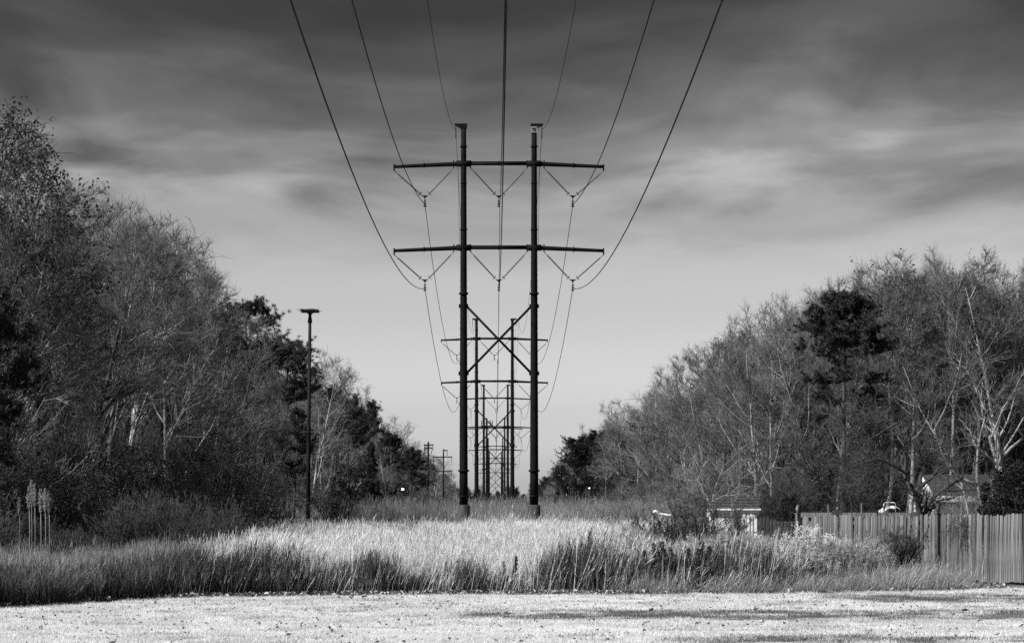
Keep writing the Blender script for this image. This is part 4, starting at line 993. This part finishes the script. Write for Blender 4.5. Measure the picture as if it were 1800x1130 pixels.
for x in (.6, 3.4):
    w = obj('window', MB().box(x, x + .95, -.03, .0, .95, 2.25).mesh('window', M['glass'], False), o)
    obj('frame', MB().box(x - .07, x, -.05, .02, .9, 2.3).box(x + .95, x + 1.02, -.05, .02, .9, 2.3).box(x, x + .95, -.05, .02, 2.25, 2.32).box(x, x + .95, -.05, .02, .88, .95).box(x, x + .95, -.048, .02, 1.57, 1.62).mesh('frame', M['brick'], False), w)
obj('chimney', MB().box(6.2, 6.9, 3.6, 4.3, 3.6, 5.1).mesh('chimney', M['brick'], False), rf)
tag(o, 'low house with pale lap-sided gable and dark roof behind the fence', 'house')

# covered load with tubular frame
Y = 128.0; xa, xb = XofP(1553, Y), XofP(1585, Y); w = xb - xa; o = empty('covered_trailer', ((xa + xb) / 2, Y, 0))
zb, zt = ZofP(900, Y), ZofP(888.5, Y)
obj('bed', MB().box(-w * .55, w * .55, -.3, 1.9, .55, zb - .02).mesh('bed', M['darkwood'], False), o)
g = np.random.default_rng(5); V = []; nu, nv = 14, 8
for j in range(nv):
    for i in range(nu):
        u = i / (nu - 1) * 2 - 1; t = j / (nv - 1)
        V.append((u * w * .55, -.3 + 2.1 * t, zb + (zt - zb) * (1 - abs(u) ** 3.5) * (math.sin(math.pi * (.2 + .6 * t))) + g.normal(0, .015)))
obj('cover', MB().add(V, np.array([(j * nu + i, j * nu + i + 1, (j + 1) * nu + i + 1, (j + 1) * nu + i) for j in range(nv - 1) for i in range(nu - 1)])).mesh('cover', M['tarp']), o)
for s in (-1, 1):
    wl = obj('wheel', MB().tube([(s * w * .62 - .07, .9, .33), (s * w * .62 + .07, .9, .33)], .33, 18).mesh('wheel', M['rubber'], False), o)
    obj('rim', MB().tube([(s * (w * .62 + .075) - .01, .9, .33), (s * (w * .62 + .075) + .01, .9, .33)], .18, 14).mesh('rim', M['paint_metal'], False), wl)
xf0, xf1, zf = XofP(1549, Y) - (xa + xb) / 2, XofP(1572, Y) - (xa + xb) / 2, ZofP(883, Y)
obj('tube_frame', MB().tube([(xf0, -.34, zb - .3), (xf0 + .08, -.34, zf - .05), (xf0 + .14, -.34, zf), (xf1 - .06, -.34, zf), (xf1, -.34, zf - .05), (xf1 + .01, -.34, zb - .05)], .022, 8).tube([(xf0 + .07, -.3, zb - .3), (xf0 + .14, -.3, zf - .05)], .018, 8).mesh('tube_frame', M['paint_metal']), o)
tag(o, 'pale covered load with a bent tubular frame showing above the fence', 'trailer')

# ------------------------------------------------------------------ yard trees
def traced(name, Y, lines, mats, seed, n2, n3, n4, label, l2=1.4, depth=.35, up=.04, n5=0):
    g = np.random.default_rng(seed); base = lines[0][0][0]; bx = XofP(base[0], Y)
    o = empty(name, (bx, Y, 0)); tr = MB(); K = 10; Ps, Rs = [], []
    for pts, r0, r1 in lines:
        q = np.array([P3(a, b, Y) for a, b in pts]) - np.array((bx, Y, 0)); q[:, 1] = g.normal(0, .06) + np.cumsum(np.concatenate([[0], g.normal(g.normal(0, depth), depth * .4, len(q) - 1)])) * .6
        if pts[0][1] >= 900: q[0, 2] = 0; q[0, 1] = 0
        s = np.concatenate([[0], np.cumsum(np.linalg.norm(np.diff(q, axis=0), axis=1))]); u = np.linspace(0, s[-1], K)
        qq = np.stack([np.interp(u, s, q[:, i]) for i in range(3)], 1)
        qq[1:-1] = .25 * qq[:-2] + .5 * qq[1:-1] + .25 * qq[2:]; qq[1:-1] += g.normal(0, .02, qq[1:-1].shape)
        Ps.append(qq); Rs.append(np.linspace(r0, r1, K))
    L1, R1 = np.array(Ps), np.array(Rs); tr.add(*tubes(L1, R1, 8))
    p, d, r, t, par = spawn(L1, R1, n2, .3, 1, 25, 60, g); L2, R2 = grow(p, d, l2 * g.uniform(.4, 1.2, len(t)), 7, .11, up, np.clip(r * .55, .01, .05), np.full(len(t), .008), g)
    p, d, r, t, par = spawn(L2, R2, n3, .15, 1, 25, 60, g); L3, R3 = grow(p, d, l2 * .5 * g.uniform(.4, 1.2, len(t)), 4, .13, up, np.full(len(t), .01), np.full(len(t), .005), g)
    p, d, r, t, par = spawn(L3, R3, n4, .1, 1, 20, 60, g); L4, R4 = grow(p, d, g.uniform(.12, .4, len(t)), 3, .13, up, np.full(len(t), .006), np.full(len(t), .003), g)
    tr.add(*tubes(L2, R2, 5)); cr = MB(); cr.add(*tubes(L3, R3, 3)); cr.add(*tubes(L4, R4, 3))
    obj('trunk', tr.mesh('trunk', M[mats[0]]), o); obj('crown', cr.mesh('crown', M[mats[1]]), o)
    return tag(o, label, 'tree')
def z4(*pts): return [(1560 + a / 3.533, 600 + b / 3.533) for a, b in pts]
def z1(*pts): return [(1560 + a / 7.5, 780 + b / 7.5) for a, b in pts]
def z5(*pts): return [(1300 + a / 4.185, 640 + b / 4.185) for a, b in pts]
traced('pale_barked_tree', 104, [
    (z4((655, 1085), (570, 960), (548, 860), (560, 640), (610, 480)), .10, .03),
    (z4((655, 1085), (700, 1030), (640, 960), (655, 870), (680, 750), (740, 690), (800, 640), (860, 600)), .12, .05),
    (z4((680, 750), (640, 600), (600, 420), (610, 300), (640, 180)), .07, .015),
    (z4((548, 885), (480, 860), (380, 790), (340, 700), (290, 555)), .06, .03),
    (z4((580, 1085), (460, 830), (400, 700), (290, 555), (180, 340), (120, 150)), .055, .012),
    (z4((670, 755), (580, 680), (500, 620), (440, 540)), .045, .012),
    (z4((600, 420), (540, 270), (490, 150)), .03, .01), (z4((640, 600), (720, 420), (846, 200)), .04, .01),
    (z4((290, 555), (420, 280), (470, 60)), .035, .01)], ('pale_bark', 'twig'), 41, 8, 6, 5, 'pale-barked leaning tree with crooked white limbs at the right', l2=1.3)
traced('forked_tree', 94, [
    (z1((430, 970), (425, 880), (390, 720), (300, 600), (250, 540)), .16, .06),
    (z1((440, 960), (470, 880), (540, 740), (600, 660), (700, 630), (860, 490), (980, 440)), .13, .03),
    (z1((400, 760), (430, 560), (460, 380), (540, 270), (620, 100)), .10, .03),
    (z1((430, 570), (560, 450), (700, 340), (820, 310)), .07, .02),
    (z1((300, 600), (230, 400), (200, 250), (260, 60)), .08, .03),
    (z5((1215, 800), (1040, 690), (900, 720), (700, 820)), .05, .012),
    (z5((1215, 800), (1240, 560), (1160, 420), (930, 380)), .06, .015),
    (z5((1160, 430), (950, 560), (740, 370)), .035, .01), (z5((1240, 560), (1330, 430), (1400, 300)), .04, .012),
    (z5((1200, 830), (1060, 770), (960, 790)), .03, .01)], ('dark_bark', 'dark_twig'), 42, 9, 7, 5, 'dark forked tree in front of the pale house gable', l2=1.2)
traced('myrtle_tree', 100, [
    (z5((745, 1110), (700, 1000), (600, 880), (540, 800)), .07, .02), (z5((765, 1110), (780, 960), (730, 840), (660, 700)), .07, .02),
    (z5((800, 1110), (790, 980), (840, 860), (820, 700)), .06, .02), (z5((840, 1110), (850, 990), (900, 880), (960, 760)), .06, .015),
    (z5((860, 1110), (810, 950), (760, 830), (730, 640)), .05, .015), (z5((930, 1110), (1040, 970), (1130, 890), (1180, 800)), .06, .02),
    (z5((700, 1000), (560, 820), (420, 700)), .04, .01)], ('dark_bark', 'dark_twig'), 43, 10, 8, 6, 'dark multi-stemmed myrtle behind the plank fence', l2=1.5)
traced('young_pale_tree', 101, [
    ([(1265, 905), (1252, 893), (1255, 868), (1263, 848), (1275, 815)], .04, .01), ([(1252, 893), (1238, 872), (1220, 850)], .025, .008),
    ([(1256, 880), (1280, 868), (1305, 850)], .02, .007), ([(1265, 905), (1235, 895), (1190, 870)], .02, .006), ([(1275, 900), (1288, 890), (1303, 862)], .018, .006),
    ([(1245, 880), (1232, 850), (1214, 822)], .02, .006)], ('pale_bark', 'twig'), 44, 8, 6, 4, 'young pale-twigged tree fanning out above the white shed', l2=.9)
at('twig_dome_shrub', brush(45, H=3.9, stems=46, lean=.34, mats=('dark_bark', 'dark_twig'), n2=12, n3=6), 1385, 822, 116, 'dense dome of fine dark twigs behind the picket fence', 'shrub')
at('evergreen_shrub', leafy(46, H=3.7, rad=1.3, clumps=150, per=130, size=.085, leaf='black_leaf'), 1797, 786, 79.5, 'glossy black evergreen shrub overhanging the fence at the right border', 'shrub')
# hanging vine on the fence
Y = 79.0; g = np.random.default_rng(47); n = 26; bx = XofP(1688, Y)
st = np.stack([g.uniform(-.35, .35, n), g.uniform(-.08, .02, n), g.uniform(1.6, 1.95, n)], 1); di = np.stack([g.normal(-.1, .5, n), g.normal(-.1, .15, n), np.full(n, -.5)], 1)
L1, R1 = grow(st, di, g.uniform(.3, 1.1, n), 8, .22, -.07, np.full(n, .008), np.full(n, .004), g)
p, d, r, t, par = spawn(L1, R1, 9, .1, 1, 30, 80, g); L2, R2 = grow(p, d, g.uniform(.06, .25, len(t)), 4, .2, -.06, np.full(len(t), .005), np.full(len(t), .003), g)
tag(obj('dry_vine', MB().add(*tubes(L1, R1, 4)).add(*tubes(L2, R2, 3)).mesh('dry_vine', M['dark_twig']), loc=(bx, Y - .25, 0)), 'tangle of dry vine hanging over the near plank fence', 'vine')
# yard brush in front of the house
for i, (px, top, Y) in enumerate(((1690, 862, 108), (1670, 868, 107), (1715, 866, 109))):
    at('yard_brush', BR[i], px, top, Y, 'thin bare brush against the dark house wall', 'shrub', group='bare brush before the house')

# things that share a look get their order along the treeline
from collections import defaultdict
alike = defaultdict(list)
for o in scene.objects:
    if o.parent is None and 'label' in o: alike[o['label']].append(o)
for lab, os_ in alike.items():
    if len(os_) < 2: continue
    os_.sort(key=lambda o: o.location.x / o.location.y); n = len(os_)
    for i, o in enumerate(os_):
        o['label'] = lab + (', leftmost' if i == 0 else ', rightmost' if i == n - 1 else ', ' + ('second', 'third', 'fourth', 'fifth', 'sixth', 'seventh', 'eighth', 'ninth', 'tenth', 'eleventh', 'twelfth', 'thirteenth', 'fourteenth', 'fifteenth')[min(i - 1, 13)] + ' from left')
